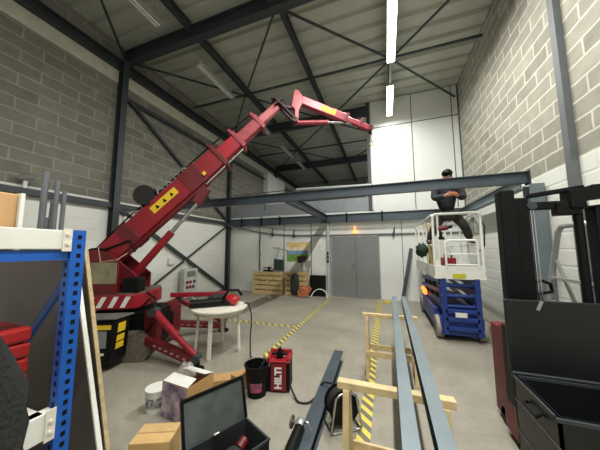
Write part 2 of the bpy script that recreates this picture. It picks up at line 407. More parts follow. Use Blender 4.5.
# ---------------------------------------------------------------- back wall fittings
mb = MB(); P = [(-6.15, 8.3, 2.66), (-5.6, 8.45, 2.52), (-5.0, YB - .05, 2.38), (-4.2, YB - .05, 2.25), (-3.2, YB - .05, 2.17), (-2, YB - .05, 2.15), (0, YB - .05, 2.15), (2.3, YB - .05, 2.15)]
mb.poly(P, .028)
t = tag(build('conduit', mb, mat('grey conduit', (105, 108, 108), .5)), 'grey conduit pipe running along the white back wall over the door', 'conduit')
mb = MB(); mb.poly([(p[0], p[1], p[2] + .22) for p in P[2:]], .012)
tag(build('thin_cable', mb, mat('pale cable', (150, 150, 146), .5)), 'thin pale cable stretched along the back wall above the conduit', 'cable')
for i, (x, z, l) in enumerate(((-4.2, 2.25, 'small hook bracket on the conduit, first from the left corner'), (-3.3, 2.18, 'small hook bracket on the conduit above the picture poster'), (.25, 2.15, 'small bracket on the conduit, right of the grey door'))):
    mb = MB().box(x - .03, x + .03, YB - .1, YB, z - .08, z + .04); mb.bar((x, YB - .09, z), (x + .05, YB - .12, z + .22), .03, .03)
    tag(build('pipe_bracket', mb, steel), l, 'bracket', 'brackets on the back wall conduit')
mb = MB().box(-1.08, -.92, YB - .12, YB - .07, 2.2, 2.27); mb.box(-1.02, -.98, YB - .12, YB - .08, 2.27, 2.45)
tag(build('orange_spool', mb, mat('orange spool glow', (255, 150, 70), .5, emit=1.5)), 'small light orange spool with added glow above the grey double door', 'spool')  # hanging spool, no lamp; its glow is added
# poster with a plain landscape of bands
t = thing('wall_poster', (-3.15, YB - .01, 1.25), 'colourful landscape poster on the white wall above the pallets', 'poster')
for n, z0, z1, c in (('sky_band', 1.72, 1.92, (226, 196, 140)), ('cloud_band', 1.6, 1.72, (236, 214, 190)), ('hill_band', 1.46, 1.6, (120, 160, 190)), ('meadow_band', 1.2, 1.46, (120, 160, 72))):
    build(n, MB().box(-3.6, -2.75, YB - .012, YB - .002, z0, z1), mat(n, c, .6, 0, .25, 5), t)
tag(build('notice_sheet', MB().box(-2.42, -2.18, YB - .008, YB - .001, 1.5, 1.85), mat('paper', (222, 222, 216), .6)), 'small pale paper notice on the wall left of the door', 'notice')
t = thing('light_switch', (-1.86, YB - .12, 1.1), 'column of dark switches on the post left of the door', 'switch')
for z in (1.18, 1.32, 1.46): build('switch_box', MB().box(-2.0, -1.94, YB - .13, YB - .1, z, z + .09), black, t)

# ---------------------------------------------------------------- floor tape
tm = tape_mat()
tag(build('floor_tape', MB().box(-.31, -.19, .6, 8.45, .0005, .0025), tm), 'yellow striped floor tape beside the two wooden trestles', 'floor tape', 'hazard tapes on the floor')
tag(build('floor_tape', MB().box(-1.88, -1.79, 2.75, 8.3, .0005, .0025), tm), 'yellow striped floor tape running from the red case to the door', 'floor tape', 'hazard tapes on the floor')
tag(build('floor_tape', MB().box(-4.6, -1.9, 4.93, 5.02, .0005, .0025), tm), 'yellow striped floor tape crossing under the white table', 'floor tape', 'hazard tapes on the floor')
mb = MB().lathe([(.04, 0), (.09, 0), (.09, .05), (.04, .05), (.04, 0)], (-.02, 8.05, 0), 20, close=False)
tag(build('tape_roll', mb, yellow), 'yellow tape roll on the floor at the end of the striped tape', 'tape roll')

# ---------------------------------------------------------------- spider crane
CT = V((-4.1, 2.95, 0)); CM = Matrix.Translation(CT) @ Matrix.Rotation(math.radians(24.83), 4, 'Z')
crane = thing('spider_crane', CT, 'dark red crawler crane with raised telescopic boom and folding jib', 'crane')
mb = MB(CM).box(-.62, .62, -.26, .26, .26, .56); mb.box(-.4, .5, -.34, .34, .4, .7)
build('chassis', mb, black, crane, bevel=.02)
for sy in (-.36, .36):
    mb = MB(CM); pr = []
    for i in range(12): a = PI / 2 + PI * i / 11; pr.append((-.4 + .2 * math.cos(a), .2 + .2 * math.sin(a)))
    for i in range(12): a = -PI / 2 + PI * i / 11; pr.append((.4 + .2 * math.cos(a), .2 + .2 * math.sin(a)))
    mb.prism([(x, sy - .11, z) for x, z in pr], (0, .22, 0))
    for i in range(18):
        x = -.4 + .8 * i / 17
        mb.box(x - .018, x + .018, sy - .115, sy + .115, .38, .42)
    for i in range(7):
        a = -PI / 2 + PI * i / 6; c, q = math.cos(a), math.sin(a)
        mb.bar((.4 + .205 * c, sy - .115, .2 + .205 * q), (.4 + .205 * c, sy + .115, .2 + .205 * q), .03, .03, up=(c, 0, q))
    build('track', mb, mat('dusty rubber', (98, 90, 80), .9, 0, .25, 14), crane, bevel=.008)
# engine cover with panel, labels and green lamp
cov = build('engine_cover', MB(CM).hull8([(-.6, -.78, .1), (.24, -.78, .1), (.28, -.49, .1), (-.6, -.49, .1)], [(-.6, -.78, .7), (.28, -.78, .7), (.33, -.49, .7), (-.6, -.49, .7)]), black, crane, bevel=.05, seg=3)
fx = lambda x0, x1, z0, z1, m, n: build(n, MB(CM).box(x0, x1, -.785, -.775, z0, z1), m, cov)
fx(.0, .17, .33, .55, mat('grey screen', (126, 128, 130), .3), 'display_panel')
fx(.04, .22, .57, .63, yellow, 'warning_label')
fx(-.18, -.11, .34, .39, yellow, 'maker_mark'); fx(.0, .15, .235, .265, white, 'maker_mark'); fx(-.12, .02, .12, .15, white, 'maker_mark')
fx(-.2, -.12, .5, .56, mat('green lamp', (80, 255, 120), .4, emit=6), 'indicator_lamp')
for k, z in enumerate((.3, .4, .52)):
    f_ = lambda q, zz: (.24 + .04 * (zz - .1) / .6 + .045 * q + .005, -.78 + .29 * q - .004, zz)
    build('warning_label', MB(CM).prism([f_(.15, z), f_(.6, z), f_(.6, z + (.12 if k == 2 else .08)), f_(.15, z + (.12 if k == 2 else .08))], (.006, -.003, 0)), yellow, cov)
build('cover_lid', MB(CM).prism([(-.6, -.8, .7), (.29, -.8, .7), (.35, -.48, .7), (-.6, -.48, .7)], (0, 0, .025)), mat('grey lid', (96, 94, 88), .6), cov, bevel=.015)
# slewing body with striped skirt
pr = [(-.62, -.36), (-.5, -.46), (.2, -.46), (.3, -.42), (.37, -.3), (.39, -.1), (.39, .1), (.37, .3), (.3, .42), (.2, .46), (-.5, .46), (-.62, .36)]
tur = build('slewing_body', MB(CM).prism([(x, y, .76) for x, y in pr], (0, 0, .22)), red, crane, bevel=.015)
mb = MB(CM)
for i in range(5):
    x = -.56 + i * .17
    mb.prism([(x, -.464, .79), (x + .07, -.464, .79), (x + .15, -.464, .95), (x + .08, -.464, .95)], (0, .003, 0))
build('hazard_stripe', mb, white, tur)
build('top_plate', MB(CM).prism([(x * .97, y * .97, .98) for x, y in pr], (0, 0, .02)), mat('worn deck', (92, 76, 70), .6, 0, .2), tur)
for sy in (-.24, .2):
    build('boom_bracket', MB(CM).prism([(-.62, sy, 1.0), (.2, sy, 1.0), (.2, sy, 1.25), (-.25, sy, 1.62), (-.5, sy, 1.66), (-.68, sy, 1.5), (-.7, sy, 1.15)], (0, .04, 0)), redd, tur, bevel=.006)
build('winch_drum', MB(CM).tube((-.47, -.2, 1.45), (-.47, .2, 1.45), .24, n=24, up=(1, 0, 0)), black, tur, smooth=40)
mb = MB(CM).box(-.34, .05, -.45, -.42, 1.12, 1.44); mb.box(-.36, .05, -.46, -.3, 1.0, 1.16)
build('control_bracket', mb, redd, tur)
build('guard_plate', MB(CM).box(-.33, .04, -.468, -.452, 1.14, 1.46), mat('weathered plate', (132, 126, 100), .6, .1, .2, 7), tur, bevel=.006)
mb = MB(CM).poly([(-.36, -.3, 1.7), (-.2, -.46, 1.47), (-.05, -.46, 1.49), (.03, -.46, 1.5), (.08, -.3, 1.6)], .008)
build('wire_loop', mb, mat('pale wire', (170, 140, 120), .5), tur)
build('valve_block', MB(CM).box(.1, .34, -.42, -.2, 1.0, 1.22), black, tur, bevel=.02)
# boom
u = V((.7071, 0, .7071)); wv = V((-.7071, 0, .7071))
def bp(sc, off=0): return V((sc, 0, sc + 1.93)) + wv * off
def boom_sec(n, s0, s1, w_, h_, m): return build(n, MB(CM).bar(bp(s0), bp(s1), w_, h_, up=(-.7, 0, .7)), m, crane, bevel=.025, seg=2)
b1 = boom_sec('boom_section', -.56, 1.44, .28, .37, red)
b2 = boom_sec('boom_section', 1.4, 1.76, .21, .27, mat('boom red glare', (168, 40, 52), .3, .1, .1, 5))  # lighter red stands in for glare from the lamps
b3 = boom_sec('boom_section', 1.7, 2.13, .17, .22, pink)
b4 = boom_sec('boom_section', 2.08, 2.46, .13, .165, mat('boom end glare', (186, 104, 110), .3, .15, .15, 8))  # palest section, lamp glare put into its colour
for sc, w_, h_, p in ((1.42, .34, .43, b1), (1.75, .26, .33, b2), (2.12, .21, .28, b3)):
    mb = MB(CM).bar(bp(sc - .035), bp(sc + .02), w_, h_, up=(-.7, 0, .7))
    for k in (-1, 1):
        mb.bar(bp(sc - .02, h_ / 2) + V((0, k * w_ * .4, 0)), bp(sc - .02, h_ / 2 + .07) + V((0, k * w_ * .4, 0)), .05, .06, up=(0, 1, 0))
    mb.tube(bp(sc - .02, h_ / 2 + .06) - V((0, w_ * .45, 0)), bp(sc - .02, h_ / 2 + .06) + V((0, w_ * .45, 0)), .022)
    mb.tube(bp(sc - .02, -h_ / 2) - V((0, w_ * .6, 0)), bp(sc - .02, -h_ / 2) + V((0, w_ * .6, 0)), .035)
    build('collar', mb, redd if p is b1 else pink, p, bevel=.006)
# wear plates and hose line along the first section
for a, b in ((-.1, .05), (.85, 1.1)): build('wear_band', MB(CM).bar(bp(a), bp(b), .3, .395, up=(-.7, 0, .7)), redd, b1, bevel=.008)
mb = MB(CM).poly([bp(-.4, .2) + V((0, -.08, 0)), bp(-.1, .24) + V((0, -.06, 0)), bp(.2, .25) + V((0, -.08, 0)), bp(.5, .23) + V((0, -.06, 0)), bp(.9, .25) + V((0, -.05, 0)), bp(1.4, .26) + V((0, -.05, 0)), bp(1.75, .24) + V((0, -.05, 0)), bp(2.1, .2) + V((0, -.05, 0))], .014)
mb.poly([bp(-.5, .1) + V((0, -.14, 0)), bp(-.3, .05) + V((0, -.16, 0)), bp(-.05, -.1) + V((0, -.16, 0)), bp(-.1, -.3) + V((0, -.14, 0))], .016)
build('hydraulic_hose', mb, black, b1, smooth=60)
reel = build('hose_reel', MB(CM).tube(bp(.42, .34) + V((0, -.12, 0)), bp(.42, .34) + V((0, .12, 0)), .13, n=22, up=(1, 0, 0)), black, b1, smooth=40)
mb = MB(CM)
for k in (-.13, .11): mb.tube(bp(.42, .34) + V((0, k, 0)), bp(.42, .34) + V((0, k + .02, 0)), .175, n=22, up=(1, 0, 0))
mb.bar(bp(.3, .17), bp(.38, .3), .16, .1); mb.box(.14, .3, -.16, -.02, 2.42, 2.5)
build('reel_flange', mb, rubber, reel, smooth=40)
mb = MB(CM)
for k in range(7):
    a = .15 + k * .13; mb.poly([bp(a, .17) + V((0, -.1 + .03 * (k % 3), 0)), bp(a + .04, .26 + .04 * (k % 2)) + V((0, -.1, 0)), bp(a + .12, .18) + V((0, -.06, 0))], .012)
build('hose_fitting', mb, alu, b1)
# yellow warning sticker with three black triangles
mb = MB(CM).bar(bp(.36, .03) + V((0, -.1415, 0)), bp(.74, .03) + V((0, -.1415, 0)), .004, .13, up=(-.7, 0, .7))
stk = build('warning_sticker', mb, yellow, b1)
for k in range(3):
    mb = MB(CM)
    c = bp(.44 + k * .11, .03) + V((0, -.144, 0))
    mb.prism([c + u * -.035 + wv * -.035, c + u * .035 + wv * -.035, c + wv * .04], (0, -.002, 0))
    build('warning_symbol', mb, black, stk)
c = bp(1.12, -.1) + V((0, -.185, 0)); build('warning_sticker', MB(CM).bar(c - u * .03, c + u * .03, .004, .06, up=(-.7, 0, .7)), yellow, b1)
# cylinders under the boom
cyl = build('lift_cylinder', MB(CM).tube((.1, -.1, 1.24), (.66, -.1, 1.95), .062), red, crane, smooth=40)
build('cylinder_rod', MB(CM).tube((.66, -.1, 1.95), (1.16, -.1, 2.58), .035), chrome, cyl, smooth=40)
build('cylinder_clevis', MB(CM).bar((1.05, -.1, 2.46), (1.22, -.1, 2.74), .1, .16), redd, cyl, bevel=.01)
ext = build('telescope_cylinder', MB(CM).tube(bp(-.1, -.22) + V((0, -.08, 0)), bp(1.05, -.22) + V((0, -.08, 0)), .045), redd, crane, smooth=40)
build('cylinder_rod', MB(CM).tube(bp(1.05, -.22) + V((0, -.08, 0)), bp(1.7, -.2) + V((0, -.08, 0)), .022), chrome, ext, smooth=40)
# knuckle and jib
mb = MB(CM)
for k in (-.09, .07): mb.bar((2.37, k, 4.54), (2.8, k, 4.1), .02, .09, up=(0, 1, 0)); mb.bar((2.4, k, 4.36), (2.56, k, 4.5), .02, .08, up=(0, 1, 0))
mb.tube((2.38, -.12, 4.52), (2.38, .1, 4.52), .04); mb.tube((2.79, -.12, 4.1), (2.79, .1, 4.1), .05)
mb.bar((2.44, -.01, 4.42), (2.8, -.01, 4.36), .05, .07, up=(0, 1, 0))
build('knuckle_link', mb, mat('knuckle dark', (62, 34, 38), .5, .2), crane)
mb = MB(CM).prism([(2.78, -.07, 4.72), (2.86, -.07, 4.72), (2.94, -.07, 4.6), (2.93, -.07, 4.43), (2.87, -.07, 4.3), (2.85, -.07, 4.06), (2.78, -.07, 4.06), (2.79, -.07, 4.32), (2.72, -.07, 4.38)], (0, .12, 0))
build('jib_bracket', mb, pink, crane, bevel=.01)
jd = V((4.29 - 2.88, 0, 4.02 - 4.55)).normalized(); ju = V((-jd.z, 0, jd.x))
j0 = V((2.88, 0, 4.55)); j1 = V((4.29, 0, 4.02)); jm = j0.lerp(j1, .66)
jib = build('jib', MB(CM).bar(j0, jm, .12, .16, up=ju), pink, crane, bevel=.012)
build('jib_extension', MB(CM).bar(jm - jd * .05, j1, .085, .1, up=ju), pink, jib, bevel=.01)
build('jib_collar', MB(CM).bar(jm - jd * .04, jm + jd * .02, .15, .2, up=ju), redd, jib, bevel=.005)
build('jib_tip_pin', MB(CM).tube(j1 + V((0, -.06, 0)), j1 + V((0, .06, 0)), .05), redd, jib, smooth=40)
mb = MB(CM).bar(j0.lerp(j1, .84), j0.lerp(j1, .87), .11, .15, up=ju); mb.bar(j0.lerp(j1, .84) + ju * .1, j0.lerp(j1, .87) + ju * .1, .05, .1, up=ju)
build('jib_collar', mb, redd, jib, bevel=.005)
c0, c1 = j0.lerp(j1, .3), j0.lerp(j1, .5)
build('warning_sticker', MB(CM).bar(c0 + V((0, -.0615, 0)), c1 + V((0, -.0615, 0)), .003, .1, up=ju), yellow, jib)
jc = build('jib_cylinder', MB(CM).tube((2.8, 0, 4.08), (3.45, 0, 4.12), .045), pink, crane, smooth=40)
build('cylinder_rod', MB(CM).tube((3.45, 0, 4.12), (3.95, 0, 4.13), .025), chrome, jc, smooth=40)
hk = build('hook_block', MB(CM).poly([j1 + V((0, 0, -.05)), j1 + V((.01, 0, -.11))], .03), black, crane)
mb = MB(CM); 
for k in range(3): mb.poly([j1 + V((.01 + .012 * math.cos(a) * (k % 2 == 0), .012 * math.cos(a) * (k % 2), -.13 - .04 * k + .026 * math.sin(a))) for a in [2 * PI * i / 10 for i in range(10)]], .006, 6, closed=True)
mb.poly([j1 + V((.01 + .04 * math.sin(a), 0, -.29 + .045 * math.cos(a))) for a in [i * .5 for i in range(10)]], .012)
build('hook', mb, mat('brassy hook', (170, 150, 90), .4, .5), hk)
# outriggers
def outrigger(sx, sy, k0=(0, 0)):
    p = lambda s_, y_, z_: (s_, y_ * sy, z_)
    arm = build('outrigger', MB(CM).bar(p(.52, .42, .3), p(1.36, .8, .12), .11, .12), redd, crane, bevel=.012)
    build('pivot_post', MB(CM).prism([p(.42, .34, .18), p(.66, .46, .18), p(.66, .46, .62), p(.58, .42, .76), p(.42, .34, .7)], (.04, -.1 * sy, 0)), redd, arm, bevel=.01)
    build('leg_cylinder', MB(CM).tube(p(.62, .46, .72), p(1.06, .68, .4), .055), red, arm, smooth=40)
    build('cylinder_rod', MB(CM).tube(p(1.06, .68, .4), p(1.36, .82, .2), .042), red, arm, smooth=40)
    for a, b, r_ in ((p(.62, .38, .72), p(.62, .54, .72), .06), (p(1.37, .74, .17), p(1.37, .9, .17), .055)): build('pivot_pin', MB(CM).tube(a, b, r_), steel, arm, smooth=40)
    mb = MB(CM).tube(p(1.38, .82, .17), p(1.38, .82, .03), .04); mb.tube(p(1.38, .82, 0), p(1.38, .82, .035), .1, n=20)
    build('foot_pad', mb, black, arm, smooth=40)
    mb = MB(CM)
    for i in range(6):
        a = .7 + i * .1; b = a * .452 + .185
        q = V(p(a, b, .34 - .212 * (a - .52) - .045)); mb.box(q.x - .025, q.x + .025, q.y - .07, q.y + .07, q.z - .012, q.z + .012)
    build('arm_mark', mb, mat('faded mark', (150, 110, 104), .6), arm)
outrigger(1, -1); outrigger(1, 1)
build('outrigger_link', MB(CM).bar((.5, .36, .82), (1.5, .5, .8), .07, .08), red, crane, bevel=.01)
mb = MB(CM)
mb.box(.44, .62, -.34, .1, .5, .7); mb.tube((.5, -.3, .62), (.74, -.36, .6), .05); mb.poly([(.3, -.3, .7), (.5, -.36, .9), (.6, -.38, .74)], .015); mb.poly([(.35, -.2, .98), (.55, -.3, .88), (.62, -.4, .6), (.5, -.44, .4)], .014)
build('valve_hose', mb, black, crane)

# ---------------------------------------------------------------- scissor lift and worker
LX0, LX1, LY0, LY1 = .83, 1.63, 5.08, 7.6
lift = thing('scissor_lift', (1.23, 6.3, 0), 'blue and white scissor lift carrying the man in dark clothes', 'scissor lift')
mb = MB().box(LX0 + .06, LX1 - .06, LY0 + .06, LY1, .1, .42); mb.box(LX0 + .02, LX1 - .02, LY0 + .45, LY1 - .5, .14, .5)
ch = build('chassis', mb, blue, lift, bevel=.02)
mb = MB()
for z in (.2, .36, .5): mb.box(LX0 + .14, LX1 - .14, LY0 - .0, LY0 + .06, z, z + .07)
for x in (LX0 + .1, LX1 - .18): mb.box(x, x + .08, LY0, LY0 + .07, .12, 1.12)
build('ladder_step', mb, blue, ch, bevel=.006)
build('rating_label', MB().box(1.12, 1.3, LY0 - .008, LY0 - .001, .44, .52), white, ch)
for x in (LX0, LX1 - .12):
    for y in (LY0 + .26, LY1 - .3):
        wh = build('wheel', MB().tube((x, y, .2), (x + .12, y, .2), .2, n=26, up=(0, 0, 1)), mat('pale tyre', (150, 146, 134), .8, 0, .12), lift, bevel=.015)
        build('hub', MB().tube((x - .006, y, .2), (x + .126, y, .2), .1, n=18), steel, wh, smooth=40)
z0 = .52
for k in range(3):
    za = z0 + k * .19; zb2 = za + .17
    for x in (LX0 + .1, LX1 - .14):
        for a, b in (((LY0 + .1, za), (LY1 - .1, zb2)), ((LY0 + .1, zb2), (LY1 - .1, za))):
            build('scissor_arm', MB().bar((x + (.05 if a[1] == za else 0), a[0], a[1]), (x + (.05 if a[1] == za else 0), b[0], b[1]), .045, .085), blue, lift, bevel=.005)
    build('cross_tube', MB().tube((LX0 + .1, LY0 + .12, za + .08), (LX1 - .1, LY0 + .12, za + .08), .035), blue, lift, smooth=40)
LD1 = 7.9
mb = MB().box(LX0, LX1, LY0, LD1, 1.1, 1.18); mb.box(LX0, LX1, LY0, LY0 + .015, 1.18, 1.34); mb.box(LX0, LX0 + .015, LY0, LD1, 1.18, 1.34); mb.box(LX1 - .015, LX1, LY0, LD1, 1.18, 1.34); mb.box(LX0, LX1, LD1 - .015, LD1, 1.18, 1.34)
dk = build('platform', mb, white, lift, bevel=.004)
build('front_label', MB().box(1.12, 1.32, LY0 - .006, LY0 - .0005, 1.12, 1.2), mat('lime label', (196, 190, 40), .5), dk)
def arch(x0, x1, z0_, z1_, y, r, rad, ax='x', c=.0):
    pts = []
    P = lambda a, z: (a, y, z) if ax == 'x' else (y, a, z)
    pts.append(P(x0, z0_))
    for i in range(6): a = PI - PI / 2 * i / 5; pts.append(P(x0 + r + r * math.cos(a), z1_ - r + r * math.sin(a)))
    for i in range(6): a = PI / 2 - PI / 2 * i / 5; pts.append(P(x1 - r + r * math.cos(a), z1_ - r + r * math.sin(a)))
    pts.append(P(x1, z0_)); return pts
RT = 2.3
mb = MB().poly(arch(LX0 + .02, LX1 - .02, 1.18, RT, LY0 + .03, .07, .02), .024)
mb.poly([(LX0 + .1, LY0 + .03, 1.18), (LX0 + .1, LY0 + .03, 2.28)], .018)
build('guard_rail', mb, white, lift, smooth=60)
mb = MB().poly(arch(LX0 + .2, LX1 - .1, 1.3, 1.8, LY0 + .0, .06, .02), .02); mb.tube((LX0 + .2, LY0, 1.55), (LX1 - .1, LY0, 1.55), .014); mb.tube((LX0 + .2, LY0, 1.36), (LX1 - .1, LY0, 1.36), .014)
build('entry_gate', mb, white, lift, smooth=60)
for x in (LX0 + .02, LX1 - .02):
    mb = MB().poly(arch(LY0 + .05, LD1 - .05, 1.18, RT, x, .08, .02, 'y'), .02)
    mb.tube((x, LY0 + .05, 1.72), (x, LD1 - .05, 1.72), .018)
    for y in (5.9, 6.4, 7.2): mb.tube((x, y, 1.18), (x, y, RT), .018)
    build('guard_rail', mb, white, lift, smooth=60)
mb = MB().poly(arch(LX0 + .04, LX1 - .04, 1.18, RT, LD1 - .02, .07, .02), .02); mb.tube((LX0 + .04, LD1 - .02, 1.72), (LX1 - .04, LD1 - .02, 1.72), .018)
build('guard_rail', mb, white, lift, smooth=60)
mb = MB().box(LX1 + .0, LX1 + .1, 5.5, 5.7, 1.95, 2.28); 
ctl = build('control_box', mb, mat('pale grey box', (190, 192, 188), .5), lift, bevel=.01)
mb = MB().poly([(LX1 + .06, 5.55, 2.3), (LX1 + .16, 5.5, 2.1), (LX1 + .14, 5.5, 1.7), (LX1 + .02, 5.4, 1.6)], .012); build('control_cable', mb, black, ctl)
mb = MB().box(LX0 - .03, LX0 + .03, 6.35, 6.65, .6, .7); mb.ell((LX0 - .035, 6.5, .72), (.04, .06, .05))
build('flashing_beacon', mb, mat('orange beacon', (255, 120, 40), .4, emit=1.6), lift)
mb = MB()
for y in (LY0 + .5, LY0 + 1.1, LY0 + 1.7): mb.tube((LX0 + .12, y, .62), (LX0 + .12, y + .35, .95), .04)
build('lift_cylinder', mb, steel, lift, smooth=40)
# things on the platform
t = thing('toolbox', (1.1, 5.3, 1.18), 'red toolbox on the lift platform behind the gate', 'toolbox')
build('case', MB().box(1.0, 1.22, 5.2, 5.42, 1.18, 1.48), red, t, bevel=.015)
build('handle', MB().poly(arch(1.05, 1.17, 1.48, 1.55, 5.31, .03, .01), .012), black, t)
tag(build('paper_sack', MB().hull8([(.9, 6.0, 1.18), (1.02, 6.0, 1.18), (1.02, 6.3, 1.18), (.9, 6.3, 1.18)], [(.87, 6.05, 2.2), (.95, 6.05, 2.24), (.95, 6.25, 2.25), (.87, 6.25, 2.2)]), mat('straw sack', (190, 170, 116), .8, 0, .2), bevel=.02), 'straw coloured tall packet standing inside the lift rail', 'packet')
tag(build('cloth_bag', MB().ell((.72, 5.75, 1.62), (.12, .17, .15), fn=lambda q: 1 + .12 * math.sin(9 * q.x + 5 * q.z) + .08 * math.sin(11 * q.y)), green, smooth=180), 'dark green cloth bag hung on the left rail of the lift', 'bag')
t = thing('power_drill', (1.0, 5.15, 1.95), 'red power tool hooked on the front rail of the lift', 'power tool')
build('body', MB().tube((.93, 5.13, 2.02), (1.1, 5.13, 2.05), .05), redd, t, smooth=40)
mb = MB().tube((1.1, 5.13, 2.05), (1.17, 5.13, 2.06), .03); mb.bar((.96, 5.13, 2.0), (.98, 5.13, 1.86), .05, .045); mb.box(.93, 1.03, 5.09, 5.17, 1.82, 1.87); mb.poly([(1.0, 5.13, 2.06), (1.0, 5.12, 2.18), (1.0, 5.11, 2.28)], .008)
build('grip', mb, black, t)
tag(build('tool_tray', MB().box(1.26, 1.52, 5.3, 5.55, 1.18, 1.3), alu, bevel=.01), 'grey metal tool tray beside the red toolbox on the lift', 'tray')

def skin_fig(name, nodes, edges, m, parent=None, root=0, sub=2):
    me = bpy.data.meshes.new(name); o0 = ORG[parent] if parent else V((0, 0, 0))
    me.from_pydata([V(n[0]) - o0 for n in nodes], edges, []); me.materials.append(m)
    o = bpy.data.objects.new(name, me); COL.objects.link(o); ORG[o] = o0
    if parent: o.parent = parent
    sk = o.modifiers.new('skin', 'SKIN'); sk.use_smooth_shade = True
    lay = me.skin_vertices[0] if me.skin_vertices else None
    if lay is None:
        bm = bmesh.new(); bm.from_mesh(me); bm.verts.layers.skin.verify(); bm.to_mesh(me); bm.free(); lay = me.skin_vertices[0]
    for i, n in enumerate(nodes):
        r = n[1] if isinstance(n[1], tuple) else (n[1], n[1])
        lay.data[i].radius = r; lay.data[i].use_root = (i == root)
    sb = o.modifiers.new('subd', 'SUBSURF'); sb.levels = sub; sb.render_levels = sub
    return o
px, py = 1.22, 5.62
man = thing('person', (px, py, 1.74), 'man in dark jacket and cap standing astride on the lift rails behind the beam', 'person')
J = dict(pel=(px - .02, py, 2.4), wai=(px - .01, py - .01, 2.55), che=(px, py - .06, 2.8), neck=(px, py - .1, 2.98), head=(px + .01, py - .13, 3.1), crown=(px + .01, py - .12, 3.2),
         hl=(px - .12, py, 2.33), kl=(px - .25, py - .08, 2.1), al=(px - .37, py + .02, 1.82), tl=(px - .39, py - .16, 1.77),
         hr=(px + .1, py, 2.34), kr=(px + .25, py - .08, 2.12), ar=(px + .37, py + .02, 1.83), tr=(px + .39, py - .16, 1.78),
         sl=(px - .2, py - .06, 2.91), el=(px - .25, py - .16, 2.66), wl=(px - .1, py - .38, 2.67), sr=(px + .2, py - .06, 2.91), er=(px + .25, py - .16, 2.65), wr=(px + .1, py - .38, 2.66))
def sub(keys, rad): return [(J[k], rad[k]) for k in keys]
rb = dict(pel=.05, wai=.06, che=(.12, .09), neck=.055, head=(.075, .085), crown=(.06, .065), hl=.045, kl=.045, al=.03, tl=.02, hr=.045, kr=.045, ar=.03, tr=.02, sl=.06, el=.042, wl=.03, sr=.06, er=.042, wr=.03)
ks = list(rb); ix = {k: i for i, k in enumerate(ks)}
E_ = [('pel', 'wai'), ('wai', 'che'), ('che', 'neck'), ('neck', 'head'), ('head', 'crown'), ('pel', 'hl'), ('hl', 'kl'), ('kl', 'al'), ('al', 'tl'), ('pel', 'hr'), ('hr', 'kr'), ('kr', 'ar'), ('ar', 'tr'), ('che', 'sl'), ('sl', 'el'), ('el', 'wl'), ('che', 'sr'), ('sr', 'er'), ('er', 'wr')]
nodes = sub(ks, rb); edges = [(ix[a], ix[b]) for a, b in E_]
for wk, sx in (('wl', 1), ('wr', -1)):                 # palms, fingers and thumbs closing on the tool
    w0 = V(J[wk]); pi_ = len(nodes); nodes.append((w0 + V((sx * .03, -.07, .01)), (.032, .018))); edges.append((ix[wk], pi_))
    for k in range(4):
        b = w0 + V((sx * .035, -.1, .035 - .02 * k)); i0 = len(nodes); L = (.03, .034, .031, .024)[k]
        nodes += [(b, .0095), (b + V((sx * .02, -L, 0)), .009), (b + V((sx * .045, -L * 1.2, 0)), .008), (b + V((sx * .055, -L * .6, 0)), .007)]
        edges += [(pi_, i0), (i0, i0 + 1), (i0 + 1, i0 + 2), (i0 + 2, i0 + 3)]
    i0 = len(nodes); nodes += [(w0 + V((sx * .04, -.05, .045)), .011), (w0 + V((sx * .065, -.075, .055)), .009), (w0 + V((sx * .08, -.1, .045)), .008)]
    edges += [(pi_, i0), (i0, i0 + 1), (i0 + 1, i0 + 2)]
body = skin_fig('body', nodes, edges, skin, man, 0)
rj = dict(pel=(.17, .14), wai=(.165, .14), che=(.19, .14), neck=.08, sl=.1, el=.078, wl=.05, sr=.1, er=.078, wr=.05)
k2 = list(rj); i2 = {k: i for i, k in enumerate(k2)}
jk = skin_fig('jacket', sub(k2, rj), [(i2[a], i2[b]) for a, b in E_ if a in i2 and b in i2], cloth, man, 0)
rt = dict(pel=(.165, .135), hl=.115, kl=.09, al=.075, hr=.115, kr=.09, ar=.075)
k3 = list(rt); i3 = {k: i for i, k in enumerate(k3)}
skin_fig('trousers', sub(k3, rt), [(i3[a], i3[b]) for a, b in E_ if a in i3 and b in i3], mat('dark trousers', (52, 50, 46), .9, 0, .25, 20), man, 0)
for a, t_ in (('al', 'tl'), ('ar', 'tr')):
    skin_fig('boot', [(V(J[a]) + V((0, 0, .05)), .05), (V(J[a]) + V((0, .01, -.03)), (.05, .045)), (J[t_], (.045, .035))], [(0, 1), (1, 2)], rubber, man, 0)
hd = V(J['head'])
cap = build('cap', MB().ell((hd.x, hd.y + .01, hd.z + .07), (.1, .115, .1), 18, 10, fn=lambda q: 1 if q.z > -.15 else .9), black, man, smooth=180)
build('cap_peak', MB().prism([(hd.x - .07, hd.y - .09, hd.z + .06), (hd.x + .07, hd.y - .09, hd.z + .06), (hd.x + .06, hd.y - .17, hd.z + .045), (hd.x - .06, hd.y - .17, hd.z + .045)], (0, 0, .012)), black, cap, bevel=.005)
mb = MB(); 
for k in (-1, 1): mb.ell((hd.x + k * .032, hd.y - .088, hd.z + .02), (.012, .008, .008)); 
build('eye', mb, black, man, smooth=180)
build('nose', MB().ell((hd.x, hd.y - .1, hd.z - .01), (.014, .02, .024)), skin, man, smooth=180)
build('mouth', MB().ell((hd.x, hd.y - .09, hd.z - .05), (.026, .008, .006)), mat('lips', (150, 80, 76), .5), man, smooth=180)
for k in (-1, 1): build('ear', MB().ell((hd.x + k * .082, hd.y, hd.z + .005), (.012, .022, .032)), skin, man, smooth=180)
t = thing('power_tool', (px, py - .48, 2.64), 'orange and black hand tool held by the man beneath the beam', 'power tool')
build('body', MB().tube((px - .05, py - .48, 2.69), (px + .06, py - .48, 2.67), .035), orange, t, smooth=40)
